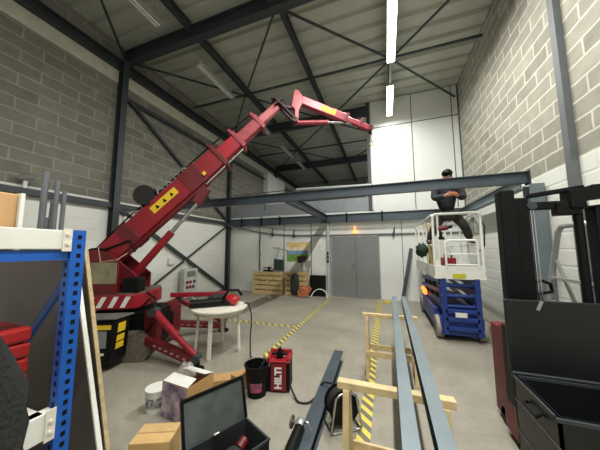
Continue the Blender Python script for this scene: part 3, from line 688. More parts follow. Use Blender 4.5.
build('grip', MB().bar((px + .02, py - .48, 2.66), (px + .03, py - .46, 2.54), .035, .04), black, t, bevel=.008)

# ---------------------------------------------------------------- leaning bar behind the lift
tag(build('steel_bar', MB().ibeam((.42, 8.2, .04), (.76, 8.5, 1.66), .1, .1, .01, .008, up=(0, 1, 0)), steel), 'dark steel bar leaning on the back wall behind the lift', 'steel bar')

# ---------------------------------------------------------------- pallets and things at the back wall
def pallet(x0, x1, y, h, label, nb=5):
    t = thing('wooden_pallet', ((x0 + x1) / 2, y, 0), label, 'pallet', 'pallets standing on edge')
    n = nb
    for i in range(n):
        z = i * (h - .13) / (n - 1)
        build('deck_board', MB().box(x0, x1, y - .07, y - .05, z, z + .13), pallet_m, t, bevel=.003)
    for x in (x0, (x0 + x1) / 2 - .05, x1 - .1):
        build('stringer', MB().box(x, x + .1, y - .05, y + .05, 0, h), pallet_m, t, bevel=.003)
    build('back_board', MB().box(x0, x1, y + .05, y + .07, .02, h - .02), pallet_m, t)
    return t
pallet(-4.86, -3.62, 8.28, .82, 'wide pallet standing on edge, left one below the poster')
pallet(-3.55, -2.7, 8.34, .84, 'narrower pallet standing on edge, right one behind the black case')
mb = MB().hull8([(-2.64, 8.36, 0), (-2.06, 8.36, 0), (-2.06, 8.52, 0), (-2.64, 8.52, 0)], [(-2.64, 8.44, .72), (-2.06, 8.44, .72), (-2.06, 8.54, .72), (-2.64, 8.54, .72)])
tag(build('black_case', mb, black, bevel=.015), 'black flat case standing between the pallet and the door post', 'case')
t = thing('work_stool', (-3.45, 8.2, 0), 'dark sack of cloth standing upright in front of the pallets', 'sack')
build('sack_body', MB().ell((-3.1, 8.12, .42), (.17, .1, .43), fn=lambda q: min(1.25, 1 / max(abs(q.x), abs(q.z), abs(q.y))) * .86 + .03 * math.sin(8 * q.z + 3 * q.x)), cloth, t, smooth=180)
t.name = 'cloth_sack'
t = thing('folding_chair', (-3.75, 8.3, .82), 'dark green folded seat resting on the left pallet edge', 'seat')
build('seat', MB().hull8([(-3.98, 8.2, .88), (-3.56, 8.2, .86), (-3.56, 8.24, .86), (-3.98, 8.24, .88)], [(-4.02, 8.3, 1.3), (-3.62, 8.3, 1.26), (-3.62, 8.34, 1.26), (-4.02, 8.34, 1.3)]), green, t, bevel=.02)
mb = MB().tube((-4.05, 8.32, .82), (-3.86, 8.42, 1.75), .018); mb.tube((-4.1, 8.42, 1.72), (-3.5, 8.44, 1.6), .02); mb.tube((-3.6, 8.3, .83), (-3.68, 8.4, 1.4), .018)
build('frame', mb, alu, t)
t = thing('small_shovel', (-2.95, 8.35, .84), 'dark brown tool head leaning on the right pallet', 'tool')
build('head', MB().hull8([(-3.05, 8.3, 1.15), (-2.75, 8.3, 1.2), (-2.75, 8.33, 1.2), (-3.05, 8.33, 1.15)], [(-3.1, 8.36, 1.4), (-2.7, 8.36, 1.42), (-2.7, 8.39, 1.42), (-3.1, 8.39, 1.4)]), mat('dark brown', (70, 50, 44), .7), t, bevel=.01)
build('stem', MB().tube((-2.88, 8.32, .84), (-2.92, 8.33, 1.2), .016), steel, t)
t = thing('desk_lamp', (-2.66, 8.34, .84), 'small grey panel on a short stem at the right pallet end', 'panel')
build('panel', MB().box(-2.76, -2.54, 8.32, 8.35, 1.0, 1.25), mat('mid grey', (140, 142, 140), .5), t); build('stem', MB().tube((-2.66, 8.34, .84), (-2.66, 8.34, 1.0), .014), steel, t)
t.name = 'grey_panel'
mb = MB().box(-4.42, -4.05, 8.22, 8.34, .82, .88); mb.tube((-4.2, 8.28, .88), (-4.2, 8.28, 1.0), .05); mb.tube((-4.45, 8.28, .95), (-4.1, 8.28, .97), .02)
tag(build('hand_tool', mb, black, bevel=.005), 'small black hand tool lying on top of the left pallet', 'tool')
mb = MB()
for k in range(5): mb.poly([(-2.75 + .2 * math.cos(a) + .02 * k, 8.02 + .09 * math.sin(a), .05 + .05 * k + .12 * (math.cos(a * 2 + k) + 1) / 2) for a in [2 * PI * i / 16 for i in range(16)]], .018, 6, closed=True)
tag(build('cable_coil', mb, mat('orange cable', (205, 110, 60), .6), smooth=60), 'coil of orange cable on the floor before the pallets', 'cable')
mb = MB().poly(curve_pts([(-2.5, 8.1, .02), (-2.4, 8.2, .2), (-2.2, 8.2, .28), (-2.0, 8.18, .2), (-1.92, 8.12, .02)]), .016)
tag(build('white_hose', mb, white, smooth=60), 'white hose arched on the floor before the black case', 'hose')
tag(build('paper_scrap', MB().box(-3.9, -3.8, 7.6, 7.68, .0, .03), white), 'small white scrap lying on the floor before the left pallet', 'scrap')
mb = MB().poly([(-4.72, 8.54, .85), (-4.74, 8.54, 1.3), (-4.72, 8.5, 1.75), (-4.7, 8.52, 2.3)], .018)
mb.ell((-4.72, 8.5, 1.45), (.05, .04, .09))
tag(build('hanging_cable', mb, mat('grey rope', (130, 128, 122), .8)), 'grey cable hanging down the back wall above the left pallet', 'cable')

# ---------------------------------------------------------------- left wall fittings
t = thing('control_panel', (XL + .12, 6.28, .3), 'white electrical control box with red and blue buttons on the left wall', 'control box')
build('case', MB().box(XL + .12, XL + .3, 6.0, 6.56, .32, 1.04), mat('pale box', (200, 202, 196), .5), t, bevel=.015)
build('display', MB().box(XL + .3, XL + .305, 6.1, 6.46, .78, .96), mat('grey display', (120, 130, 124), .4), t)
for i, (y, z, m) in enumerate(((6.12, .62, red), (6.25, .62, red), (6.42, .62, steel), (6.12, .46, red), (6.25, .46, red), (6.38, .46, blue))): build('button', MB().tube((XL + .3, y, z), (XL + .32, y, z), .05, n=12), m, t)
mb = MB().poly([(XL + .2, 6.1, .32), (XL + .22, 6.1, .1), (XL + .3, 6.0, .015)], .015); mb.poly([(XL + .2, 6.45, .32), (XL + .22, 6.45, .1), (XL + .3, 6.5, .015)], .015); mb.poly([(XL + .2, 6.2, 1.04), (XL + .14, 6.15, 1.3)], .015)
build('cable', mb, white, t)
tag(build('socket_box', MB().box(XL, XL + .1, 5.6, 5.8, 1.2, 1.4), white, bevel=.02), 'small white socket box on the left wall above the control box', 'socket')
t = thing('flood_light', (XL + .1, 2.35, 2.86), 'small white spotlight fixed on the left wall rail', 'spotlight')
build('arm', MB().bar((XL + .12, 2.35, 2.79), (XL + .14, 2.35, 2.92), .05, .05), white, t); build('head', MB().tube((XL + .1, 2.3, 2.97), (XL + .26, 2.42, 3.0), .06), alu, t, smooth=40)
tag(build('wall_siren', MB().lathe([(.0, 0), (.16, 0), (.16, .05), (.06, .1), (.0, .1)], (0, 0, 0), 20), white) , 'round white fitting on the left wall behind the crane boom', 'fitting')
o = bpy.data.objects['wall_siren']; o.rotation_euler = (0, PI / 2, 0); o.location = (XL + .005, 4.35, 2.45)

# ---------------------------------------------------------------- white table with blower
tab = thing('plastic_table', (-2.63, 3.4, 0), 'round white plastic garden table beside the crane', 'table')
build('table_top', MB().lathe([(.0, .69), (.42, .69), (.445, .695), (.45, .71), (.445, .725), (.42, .73), (.0, .73)], (-2.63, 3.4, 0), 40), whitew, tab, smooth=50)
build('apron', MB().lathe([(.37, .63), (.385, .63), (.385, .69), (.37, .69), (.37, .63)], (-2.63, 3.4, 0), 32, close=False), whitew, tab, smooth=50)
for x, y in ((-2.55, 3.08), (-2.31, 3.52), (-2.8, 3.72), (-2.93, 3.22)):
    tx, ty = -2.63 + (x + 2.63) * .9, 3.4 + (y - 3.4) * .9
    d_ = V((x + 2.63, y - 3.4, 0)).normalized()
    build('leg', MB().bar((x, y, 0), (tx, ty, .69), .06, .035, up=d_), whitew, tab, bevel=.008)
t = thing('leaf_blower', (-2.6, 3.42, .73), 'red and black blower with a wide black tube lying on the white table', 'blower')
build('tube', MB().pipe((-2.93, 3.06, .80), (-2.58, 3.38, .80), .062, .055), black, t, smooth=40)
build('motor_housing', MB().ell((-2.46, 3.5, .82), (.14, .11, .085), fn=lambda q: 1 + .08 * math.sin(5 * q.x + 4 * q.y)), mat('bright red', (170, 28, 34), .4), t, smooth=180)
mb = MB().ell((-2.55, 3.45, .8), (.13, .1, .07)); mb.poly([(-2.56, 3.42, .86), (-2.5, 3.46, .98), (-2.38, 3.56, .97), (-2.34, 3.6, .88)], .022)
build('handle', mb, black, t, smooth=180)
t = tag(build('cloth_bag', MB().ell((-2.78, 3.6, .8), (.24, .14, .07), 24, 14, fn=lambda q: 1 + .1 * math.sin(9 * q.x + 4 * q.y) + .06 * math.sin(13 * q.y)), cloth, smooth=180), 'dark grey crumpled cloth bag on the table behind the blower', 'bag')

# ---------------------------------------------------------------- red case, bucket and cables
t = thing('welder_case', (-1.24, 2.76, 0), 'red and black upright machine case with white lettering beside the bucket', 'machine case')
WM = Matrix.Translation((-1.265, 2.8, 0)) @ Matrix.Rotation(math.radians(14), 4, 'Z') @ Matrix.Diagonal((.95, .95, .9, 1))
cs = build('case', MB(WM).box(-.145, .145, -.11, .13, .015, .36), black, t, bevel=.012)
build('front_panel', MB(WM).box(-.09, .1, -.122, -.109, .025, .35), mat('machine red', (122, 14, 28), .4), cs, bevel=.004)
mb = MB(WM).box(-.145, .145, -.115, .13, .36, .385); mb.box(-.145, -.1, -.1, .13, .385, .42); mb.box(.1, .145, -.1, .13, .385, .42); mb.box(-.145, .145, .09, .13, .385, .45)
build('top_cover', mb, mat('machine top red', (150, 30, 38), .4), t, bevel=.008)
mb = MB(WM).tube((-.1, .0, .43), (.1, .0, .43), .016); mb.box(-.03, .04, -.04, .04, .385, .47); mb.box(-.02, .02, -.02, .03, .47, .5)
build('handle', mb, black, t)
Mt = WM @ basis((.005, -.1235, .185), (0, 0, -1), (1, 0, 0), (0, -1, 0))
Mt = WM @ basis((.005, -.1235, .185), (0, 0, 1), (-1, 0, 0), (0, -1, 0))
text_part('lettering', 'HILTI', .115, Mt, white, cs)
t = thing('bucket', (-1.46, 2.6, 0), 'black builder bucket with a printed label beside the red case', 'bucket')
BC = (-1.46, 2.6, 0)
build('shell', MB().lathe([(.0, .0), (.105, 0), (.14, .32), (.15, .32), (.15, .335), (.13, .335), (.1, .02), (.0, .02)], BC, 32, close=False), black, t, smooth=40)
mb = MB()
for a0, a1, z0_, z1_ in ((-1.75, -.6, .07, .17),):
    A = []; 
    for i in range(9):
        a = a0 + (a1 - a0) * i / 8; A.append([(BC[0] + (.107 + .11 * z) * math.cos(a), BC[1] + (.107 + .11 * z) * math.sin(a), z) for z in (z0_, z1_)])
    for p, q in zip(A, A[1:]): mb.f([mb.v(p[0]), mb.v(q[0]), mb.v(q[1]), mb.v(p[1])])
build('printed_label', mb, mat('label print', (70, 72, 120), .5, 0, .1, 22, 0, (190, 70, 90)), t)
build('bail_handle', MB().poly([(BC[0] + .15 * math.cos(a), BC[1] + .1 * math.sin(a) , .33 + .02 * math.sin(a)) for a in [PI * i / 10 for i in range(11)]], .006), chrome, t)
mb = MB().bar((BC[0] - .08, BC[1] - .02, .06), (BC[0] + .08, BC[1] + .05, .38), .02, .02)
tag(build('mixing_stick', mb, steel), 'thin grey stick standing in the black bucket', 'stick')
mb = MB().poly(curve_pts([(-2.3, 3.62, .74), (-2.24, 3.66, .73), (-2.19, 3.68, .5), (-2.1, 3.5, .2), (-1.95, 3.3, .02), (-1.7, 3.15, .015), (-1.45, 3.0, .05), (-1.3, 2.9, .3), (-1.27, 2.82, .46)]), .011)
tag(build('power_cable', mb, rubber, smooth=60), 'black cable from the white table down to the red case', 'cable')
mb = MB().poly(curve_pts([(-1.1, 2.72, .1), (-1.02, 2.66, .03), (-.95, 2.6, .012), (-.85, 2.62, .012), (-.78, 2.7, .05), (-.72, 2.74, .17), (-.62, 2.72, .2), (-.54, 2.66, .21)]), .011)
tag(build('power_cable', mb, rubber, smooth=60), 'black cable from the red case over the floor beam to the reel', 'cable')

# ---------------------------------------------------------------- boxes and metal tool chest at the front
def carton_box(name, M, sx, sy, sz, label, m=carton, flaps=True):
    t = thing(name, M @ V((0, 0, 0)), label, 'box', 'cartons near the tool chest')
    mb = MB(M); th = .006
    mb.box(-sx, sx, -sy, sy, 0, th); mb.box(-sx, sx, -sy, -sy + th, th, sz); mb.box(-sx, sx, sy - th, sy, th, sz); mb.box(-sx, -sx + th, -sy + th, sy - th, th, sz); mb.box(sx - th, sx, -sy + th, sy - th, th, sz)
    build('carton', mb, m, t)
    return t
BM = Matrix.Translation((-1.98, 2.1, 0)) @ Matrix.Rotation(math.radians(-5), 4, 'Z')
t = carton_box('printed_carton', BM, .175, .165, .34, 'open carton with white flaps and purple print behind the tool chest')
pp = mat('purple print', (66, 58, 104), .5, 0, .1, 9, 0, (214, 190, 196))
build('printed_front', MB(BM).box(-.174, .174, -.169, -.166, .01, .33), pp, t)
build('printed_side', MB(BM).box(-.179, -.176, -.16, .16, .01, .33), pp, t)
for sg in (-1, 1):
    y0_, y1_ = sg * .165, sg * .05
    build('flap', MB(BM).hull8([(-.17, y0_, .34), (.17, y0_, .34), (.16, y1_, .37), (-.16, y1_, .37)], [(-.17, y0_, .344), (.17, y0_, .344), (.16, y1_, .374), (-.16, y1_, .374)]), white, t, 'white inner carton flap')
mb = MB(BM).ell((-.03, .0, .37), (.11, .05, .1), 18, 12, fn=lambda q: 1 + .14 * math.sin(8 * q.x + 6 * q.z) + .1 * math.sin(10 * q.y))
pm = bpy.data.materials.new('clear film'); pm.use_nodes = True; b_ = pm.node_tree.nodes['Principled BSDF']; b_.inputs['Base Color'].default_value = s(225, 222, 214); b_.inputs['Alpha'].default_value = .3; b_.inputs['Roughness'].default_value = .2
tag(build('plastic_bag', mb, pm, smooth=180), 'clear crumpled plastic bag sticking out of the printed carton', 'bag')
for MM, sx, sy, sz, l in ((Matrix.Translation((-1.87, 2.58, 0)) @ Matrix.Rotation(math.radians(35), 4, 'Z'), .16, .09, .13, 'low closed brown carton on the floor left of the upright one'), (Matrix.Translation((-1.69, 2.6, 0)) @ Matrix.Rotation(math.radians(-15), 4, 'Z'), .055, .09, .19, 'small upright brown carton beside the black bucket')):
    t = carton_box('small_carton', MM, sx, sy, sz, l)
    build('closed_lid', MB(MM).box(-sx, sx, -sy, sy, sz, sz + .005), carton, t)
t = thing('paint_pail', (-2.22, 2.0, 0), 'white paint pail half hidden behind the printed carton', 'pail')
t.location = ORG[t] = V((-2.32, 2.02, 0))
build('shell', MB().lathe([(.0, 0), (.09, 0), (.105, .2), (.11, .2), (.11, .22), (.0, .22)], (-2.32, 2.02, 0), 28), white, t, smooth=40)
A = []; mb = MB()
for i in range(13):
    a = -2.2 + 2.4 * i / 12; A.append([(-2.32 + (.0915 + .075 * z) * math.cos(a), 2.02 + (.0915 + .075 * z) * math.sin(a), z) for z in (.05, .15)])
for p, q in zip(A, A[1:]): mb.f([mb.v(p[0]), mb.v(q[0]), mb.v(q[1]), mb.v(p[1])])
build('printed_label', mb, mat('pail print', (70, 66, 88), .5, 0, .1, 30, 0, (215, 214, 212)), t)
KM = Matrix.Translation((-1.66, 1.46, 0)) @ Matrix.Rotation(math.radians(24), 4, 'Z')
t = thing('wooden_crate', KM @ V((0, 0, 0)), 'closed pale plywood coloured box in front of the printed carton', 'box')
bx = build('box_body', MB(KM).box(-.14, .14, -.1, .1, 0, .3), mat('pale carton', (196, 162, 108), .75, 0, .1, 8), t, bevel=.004)
build('lid_seam', MB(KM).box(-.135, .135, -.006, .006, .3, .302), mat('seam tape', (170, 140, 96), .6), bx)
# black metal tool chest, lid open
TM = Matrix.Translation((-1.11, 1.57, 0)) @ Matrix.Rotation(math.radians(64), 4, 'Z')
tc = thing('tool_chest', TM @ V((0, 0, 0)), 'open black metal tool chest with raised grey lid on the floor', 'tool chest')
chest_m = mat('scuffed black metal', (52, 54, 54), .5, .3, .3, 6)
hx, hy, hz, th = .245, .16, .26, .008
mb = MB(TM); mb.box(-hx, hx, -hy, hy, 0, th)
for a in ((-hx, hx, -hy, -hy + th), (-hx, hx, hy - th, hy), (-hx, -hx + th, -hy, hy), (hx - th, hx, -hy, hy)): mb.box(*a, th, hz)
build('body', mb, chest_m, tc)
mb = MB(TM)
for a in ((-hx - .006, hx + .006, -hy - .006, -hy + .008), (-hx - .006, hx + .006, hy - .008, hy + .006), (-hx - .006, -hx + .008, -hy, hy), (hx - .008, hx + .006, -hy, hy)): mb.box(*a, hz, hz + .012)
build('rim', mb, steel, tc)
lid = build('lid', MB(TM).hull8([(-hx, hy, hz + .01), (hx, hy, hz + .01), (hx, hy + .03, hz + .01), (-hx, hy + .03, hz + .01)], [(-hx, hy + .07, hz + .3), (hx, hy + .07, hz + .3), (hx, hy + .1, hz + .29), (-hx, hy + .1, hz + .29)]), mat('scuffed lid', (86, 92, 92), .5, .3, .25, 7), tc, bevel=.006)
mb = MB(TM)
mb.bar((-hx, hy - .004, hz + .015), (-hx, hy + .075, hz + .3), .02, .02); mb.bar((hx, hy - .004, hz + .015), (hx, hy + .075, hz + .3), .02, .02); mb.bar((-hx, hy + .07, hz + .3), (hx, hy + .07, hz + .3), .02, .02)
build('lid_edge', mb, black, lid)
mb = MB(TM)
for x in (-.1, .15): mb.tube((x, -hy - .012, hz - .02), (x, -hy + .004, hz - .02), .018)
mb.tube((hx + .012, 0, hz - .02), (hx - .002, 0, hz - .02), .018); mb.tube((-.04, hy - .02, hz + .02), (.0, hy - .02, hz + .02), .012)
build('latch', mb, chrome, tc)
t = thing('power_sander', TM @ V((.0, 0, th)), 'dark power tool with a red button inside the open chest', 'power tool')
build('body', MB(TM).ell((.0, -.01, .16), (.15, .07, .075), fn=lambda q: 1 + .1 * math.sin(6 * q.x)), rubber, t, smooth=180)
build('nose', MB(TM).tube((.09, .0, .2), (.15, .02, .22), .035), redd, t); build('foot', MB(TM).box(-.08, .1, -.06, .05, th, .1), rubber, t)

# ---------------------------------------------------------------- steel beam on the floor, grinder, cable reel
t = thing('steel_beam', (-.64, 2.9, 0), 'short dark steel beam lying on the floor left of the cable reel', 'steel beam')
build('web_and_flanges', MB().ibeam((-.72, 3.72, .075), (-.65, 1.55, .075), .15, .13, .012, .01), steel_b, t)
t = thing('angle_grinder', (-.72, 1.9, .15), 'black angle grinder with metal head lying against the floor beam', 'angle grinder')
build('body', MB().tube((-.72, 1.98, .2), (-.7, 1.62, .2), .042), black, t, smooth=40)
build('gear_head', MB().ell((-.73, 2.03, .2), (.05, .06, .045)), alu, t, smooth=180)
mb = MB().tube((-.83, 2.08, .17), (-.815, 2.08, .17), .05, n=20); mb.tube((-.82, 2.08, .17), (-.75, 2.05, .19), .014)
build('disc', mb, mat('dull disc', (120, 116, 108), .5, .4), t, smooth=40)
build('guard', MB().poly([(-.66 - .03 * math.cos(a), 2.0 , .2 + .05 * math.sin(a)) for a in [PI * i / 8 for i in range(9)]], .01), chrome, t)
t = thing('cable_reel', (-.45, 2.42, 0), 'black cable drum in a chrome tubular stand beside the floor beam', 'cable reel')
ra = V((.55, -.83, 0)).normalized(); rc = V((-.45, 2.43, .19))
build('drum', MB().tube(rc - ra * .07, rc + ra * .05, .1, n=24), black, t, smooth=40)
mb = MB()
for k in range(5): mb.poly([rc + ra * (-.05 + .022 * k) + (V((ra.y, -ra.x, 0)) * math.cos(a) + V((0, 0, 1)) * math.sin(a)) * .125 for a in [2 * PI * i / 20 for i in range(20)]], .013, 6, closed=True)
build('wound_cable', mb, rubber, t, smooth=60)
build('flange', MB().tube(rc + ra * .05, rc + ra * .062, .15, n=26), black, t, smooth=40); build('flange', MB().tube(rc - ra * .08, rc - ra * .068, .15, n=26), black, t, smooth=40)
sd = V((ra.y, -ra.x, 0))
def rp(a, b, z): return rc + ra * a + sd * b + V((0, 0, z - rc.z))
mb = MB()
mb.poly([rp(.1, -.13, .012), rp(.1, -.15, .03), rp(.1, -.1, .3), rp(.1, -.06, .33), rp(.1, .06, .33), rp(.1, .1, .3), rp(.1, .15, .03), rp(.1, .13, .012)], .011, closed=True)
mb.poly([rp(.1, -.14, .012), rp(-.1, -.14, .012), rp(-.1, -.05, .3), rp(-.1, .05, .3), rp(-.1, .14, .012), rp(.1, .14, .012)], .011)
mb.tube(rp(-.1, 0, .19), rp(.1, 0, .19), .012)
build('stand', mb, chrome, t, smooth=60)

# ---------------------------------------------------------------- trestles and the two beams on them
def trestle(y, label):
    t = thing('wooden_trestle', (.03, y, 0), label, 'trestle', 'wooden trestles under the steel beams')
    build('top_rail', MB().box(-.34, .345, y - .03, y + .03, .735, .78), wood, t, bevel=.003)
    for x in (-.28, .29):
        for k in (-1, 1):
            build('leg', MB().bar((x, y + k * .16, 0), (x, y + k * .03, .735), .04, .028, up=(0, 1, 0)), wood, t, bevel=.003)
    for k in (-1, 1): build('stretcher', MB().bar((-.3, y + k * .125, .3), (.34, y + k * .125, .3), .02, .07), wood, t, bevel=.003)
    return t
tr = trestle(1.7, 'pine trestle nearest the viewer carrying the two steel beams')
dup(tr, (.03, 3.5, 0), 'pine trestle farther off, under the far ends of the two beams')
tag(build('steel_beam', MB().ibeam((.06, .55, .83), (.09, 4.3, .83), .1, .068, .01, .008), steel_l), 'long grey steel beam on the trestles, left of the pair', 'steel beam', 'beams laid on trestles')
tag(build('steel_beam', MB().ibeam((.19, .55, .83), (.235, 4.35, .83), .1, .068, .01, .008), steel_l), 'long grey steel beam on the trestles, right of the pair', 'steel beam', 'beams laid on trestles')

# ---------------------------------------------------------------- pallet stacker with open black chest
st_ = thing('pallet_stacker', (1.35, 2.8, 0), 'black masted red pallet stacker truck at the right edge', 'stacker')
mb = MB()
for x0, f in ((1.0, 1), (1.12, 1)): mb.chan((x0, 2.68 + (x0 - 1.0) * .5, .03), (x0, 2.68 + (x0 - 1.0) * .5, 2.16 - (x0 - 1) * .2), .14, .1, .02, up=(0, 1, 0), flip=-f)
mb = MB(); mb.box(.98, 1.09, 2.6, 2.72, .03, 2.17); mb.box(1.095, 1.2, 2.64, 2.74, .03, 2.1)
build('mast', mb, black, st_, bevel=.012)
mb = MB(); mb.box(1.6, 1.7, 2.6, 2.72, .03, 2.17); mb.box(1.7, 1.82, 2.62, 2.76, .03, 2.14)
build('mast', mb, black, st_, bevel=.012)
mb = MB().bar((1.2, 2.66, 2.11), (1.58, 2.66, 2.16), .05, .04); mb.bar((1.18, 2.67, 2.02), (1.6, 2.67, 2.02), .05, .07); mb.box(1.46, 1.61, 2.6, 2.74, 1.98, 2.14); mb.box(1.38, 1.54, 2.62, 2.72, 1.93, 2.04)
build('crossbar', mb, black, st_, bevel=.01)
mb = MB()
for x in (1.215, 1.235): mb.tube((x, 2.66, .9), (x, 2.66, 2.0), .006)
build('lift_chain', mb, chrome, st_)
mb = MB().tube((1.525, 2.66, .5), (1.525, 2.66, 1.98), .03); build('lift_cylinder', mb, black, st_, smooth=40)
mb = MB().tube((1.215, 2.62, 2.02), (1.215, 2.7, 2.02), .035); build('pulley', mb, steel, st_)
mb = MB().box(1.0, 1.8, 2.78, 3.15, .04, .9); build('motor_body', mb, redd, st_, bevel=.03)
build('side_cover', MB().box(.95, .966, 2.55, 2.72, .35, .98), black, st_)
mb = MB().box(.965, 1.03, 2.5, 2.85, .05, .95); build('base_leg', mb, redd, st_, bevel=.02)
for x in (1.05, 1.5): build('fork', MB().box(x, x + .16, 1.7, 2.6, .12, .17), black, st_)
for x in (1.0, 1.6): build('wheel', MB().tube((x, 2.95, .075), (x + .12, 2.95, .075), .075, n=18), rubber, st_, smooth=40)
til = build('tiller', MB().poly([(1.4, 3.2, .6), (1.4, 3.3, 1.0), (1.4, 3.32, 1.2)], .05), black, st_, smooth=60)
mb = MB().ell((1.4, 3.32, 1.26), (.1, .08, .1)); mb.poly([(1.44, 3.32, 1.27), (1.54, 3.3, 1.31), (1.61, 3.3, 1.28), (1.62, 3.3, 1.2), (1.5, 3.3, 1.17)], .018)
build('handle', mb, black, til, smooth=60)
build('stop_button', MB().tube((1.38, 3.3, 1.35), (1.38, 3.3, 1.39), .05), mat('stop red', (220, 60, 60), .4), til)
build('white_bar', MB().bar((1.55, 2.58, 2.01), (1.82, 2.58, 2.04), .02, .04), white, st_, 'white bar at the right mast')  # plain white bar set across the right mast
# open chest on the forks
jb = thing('job_chest', (1.3, 2.1, .17), 'large black open chest with its lid raised, on the stacker forks', 'chest')
X0, X1, Y0, Y1, ZB, ZT, th = .88, 1.72, 1.86, 2.37, .17, .7, .015
mb = MB().box(X0, X1, Y0, Y1, ZB, ZB + th)
for a in ((X0, X1, Y0, Y0 + th), (X0, X1, Y1 - th, Y1), (X0, X0 + th, Y0, Y1), (X1 - th, X1, Y0, Y1)): mb.box(*a, ZB + th, ZT)
gloss = mat('satin black', (24, 26, 27), .42, .2, .2, 5)
build('body', mb, gloss, jb)
mb = MB()
for a in ((X0 - .012, X1 + .012, Y0 - .012, Y0 + .02), (X0 - .012, X1 + .012, Y1 - .02, Y1 + .012), (X0 - .012, X0 + .02, Y0, Y1), (X1 - .02, X1 + .012, Y0, Y1)): mb.box(*a, ZT - .025, ZT)
for z in (.3, .52): mb.box(X0 - .006, X0, Y0, Y1, z, z + .012); mb.box(X0, X1, Y0 - .006, Y0, z, z + .012)
build('rim', mb, steel, jb, bevel=.003)
lid = build('lid', MB().box(X0 - .01, X1 + .01, Y1 + .015, Y1 + .05, ZT, 1.25), gloss, jb, bevel=.008)
mb = MB().tube((X0, Y1 + .012, ZT + .005), (X1, Y1 + .012, ZT + .005), .01); build('hinge', mb, steel, jb)
build('side_handle', MB().poly([(X0 - .006, 2.02, .62), (X0 - .03, 2.02, .6), (X0 - .03, 2.16, .6), (X0 - .006, 2.16, .62)], .01), black, jb)
build('lid_stay', MB().bar((1.07, Y1 + .012, 1.18), (1.1, Y1 + .012, 1.25), .01, .02), alu, lid)

# step ladder against the right wall
lad = thing('step_ladder', (2.05, 3.9, 0), 'grey aluminium ladder standing against the white right wall behind the stacker', 'ladder')
mb = MB().poly([(2.05, 4.62, .03), (2.05, 3.94, 1.85), (2.05, 3.86, 1.92), (2.05, 3.46, 1.92), (2.05, 3.38, 1.85), (2.05, 3.2, .03)], .032); build('stile', mb, alu, lad, smooth=60)
mb = MB(); mb.tube((2.06, 4.05, 1.5), (2.3, 3.75, .0), .02); mb.tube((2.06, 3.4, 1.5), (2.3, 3.4, .0), .02); mb.tube((2.2, 3.87, .62), (2.2, 3.4, .62), .015); build('rear_leg', mb, alu, lad, smooth=60)
for z in (.3, .62, .95, 1.27): build('rung', MB().bar((2.05, 4.62 - .372 * z, z), (2.05, 3.2 + .1 * z, z), .05, .03), alu, lad)

# ---------------------------------------------------------------- blue pallet rack at the left
RX, RY = -1.62, .84
rack = thing('pallet_rack', (RX, RY, 0), 'blue and white pallet rack filling the left edge', 'rack')
def upright(x, y):
    mb = MB().box(x - .03, x + .03, y - .035, y - .03, 0, 1.76); mb.box(x + .025, x + .03, y - .03, y + .03, 0, 1.76); mb.box(x - .03, x - .025, y - .03, y + .03, 0, 1.76)
    mb.mi = 1                                       # punched slots in the two faces
    for i in range(34):
        z = .06 + i * .05
        mb.box(x - .008, x + .008, y - .0365, y - .0345, z, z + .022)
        mb.box(x + .0295, x + .0315, y - .008, y + .01, z, z + .022)
    build('upright', mb, [rackblue, black], rack)
upright(RX, RY); upright(RX - .9, RY)
for x in (RX, RX - .9): build('upright', MB().box(x - .03, x + .03, RY - 2.76, RY - 2.7, 0, 1.76), rackblue, rack)
for (a, b) in ((1.5, .62), (.6, -.0)): build('diagonal_brace', MB().bar((RX - .04, RY, a), (RX - .86, RY, max(b, .08)), .02, .04), rackblue, rack)
for x, sg in ((RX, 1), (RX - .9, -1)):
    for z, hh in ((1.655, .1), (.735, .125)):
        if z < 1 and sg < 0: continue
        bmn = build('shelf_beam', MB().box(x - .03, x + .03, RY - 2.7, RY - .04, z, z + hh), white, rack, 'white shelf beam', bevel=.004)
        mb = MB().box(x + .03, x + .036, RY - .075, RY - .036, z - .01, z + hh + .01); mb.tube((x + .036, RY - .055, z + .03), (x + .042, RY - .055, z + .03), .008); mb.tube((x + .036, RY - .055, z + .08), (x + .042, RY - .055, z + .08), .008)
        build('beam_connector', mb, whitew, bmn)
build('shelf_beam', MB().box(RX - .02, RX + .02, RY - 2.7, RY - .04, 1.6, 1.65), rackblue, rack, 'blue shelf beam')
build('shelf_board', MB().box(RX - .86, RX - .035, RY - 2.7, RY + .03, 1.64, 1.652), board_m, rack)
build('shelf_board', MB().box(RX - .9, RX + .02, RY - 2.7, RY - .08, .845, .86), white, rack)
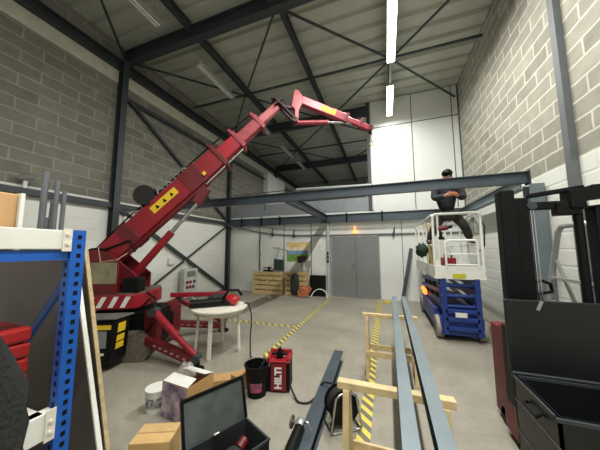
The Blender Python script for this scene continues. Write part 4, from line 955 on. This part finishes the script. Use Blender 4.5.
# tall sheets propped behind the rack
def sheet(y, xr_t, zt, xr_b, w_, name, label, em):
    t = thing(name, ((xr_t + xr_b) / 2 - w_ / 2, y, 0), label, 'board', 'boards propped behind the rack')
    ax = V((xr_t - xr_b, 0, zt)).normalized(); sx = V((-ax.z, 0, ax.x)); B_ = V((xr_b, y, 0)); T_ = V((xr_t, y, zt))
    q = [B_, T_, T_ + V((-w_, 0, 0)), V((T_.x - w_, y, 0))]
    build('face_sheet', MB().prism(q, (0, .022, 0)), board_m, t)
    build('edge_strip', MB().prism([B_ + V((.001, -.002, 0)), T_ + V((.001, -.002, 0)), T_ + V((.015, -.002, 0)), B_ + V((.015, -.002, 0))], (0, .026, 0)), em, t, 'pale board edge')
sheet(1.1, -2.14, 1.6, -1.59, 1.6, 'wall_board', 'brown sheet with a white edge propped behind the blue rack', white)
sheet(1.22, -2.25, 1.66, -1.75, 1.2, 'chip_board', 'brown sheet with a raw wood edge, nearer the crane', board_e)
# goods on the rack
t = thing('plywood_box', (-2.0, .35, 1.755), 'tan box on the top of the rack', 'box')
build('box_body', MB().box(-2.35, -1.72, -.2, .64, 1.652, 1.93), tanm, t, bevel=.006); build('box_edge', MB().box(-2.35, -1.7, .64, .655, 1.652, 1.935), white, t, 'white end edge')
pl = ['tallest grey tube standing on the rack, beside the tan box', 'thin grey tube leaning in the rack, second from the tan box', 'tall grey tube in the middle of the rack bundle', 'short grey tube at the back of the rack bundle', 'grey tube nearest the blue upright']
for (x, y, z, tx, ty, r), l in zip(((-1.82, .775, 2.1, 0, 0, .015), (-1.9, .84, 1.94, .02, 0, .008), (-1.8, .82, 2.06, 0, 0, .011), (-1.95, .84, 1.85, 0, .01, .01), (-1.8, .855, 2.0, 0, 0, .011)), pl):
    mb = MB().pipe((x, y, 1.652), (x + tx, y + ty, z), r, r - .003, 14)
    tag(build('steel_tube', mb, mat('grey tube', (108, 112, 118), .45, .3)), l, 'tube', 'grey tubes standing in the rack')
t = thing('storage_case', (-1.72, .6, .86), 'red ribbed plastic case on the lower rack shelf', 'case')
build('case_body', MB().box(-1.98, -1.72, .2, .71, .862, 1.27), mat('case red', (150, 24, 28), .4), t, bevel=.02)
mb = MB()
for k in range(5): mb.box(-1.98, -1.7, .22, .735, .9 + k * .075, .9 + k * .075 + .068)
build('rib', mb, mat('case red', (165, 28, 30), .4), t, bevel=.012)
# dark coat hung on the rack beam
t = thing('fleece_coat', (-1.38, .3, .5), 'dark fleece coat hanging on the rack at the left edge', 'coat')
def fz(q): return 1 + .05 * math.sin(7 * q.z + 4 * q.y) + .03 * math.sin(15 * q.z + 9 * q.x)
build('coat_body', MB().ell((-1.25, .205, .88), (.235, .355, .62), 26, 20, fn=fz), fleece, t, smooth=180)
build('hanging_loop', MB().poly([(-1.3, .15, 1.52), (-1.45, .12, 1.72), (-1.6, .1, 1.775), (-1.68, .1, 1.7)], .012), fleece, t)
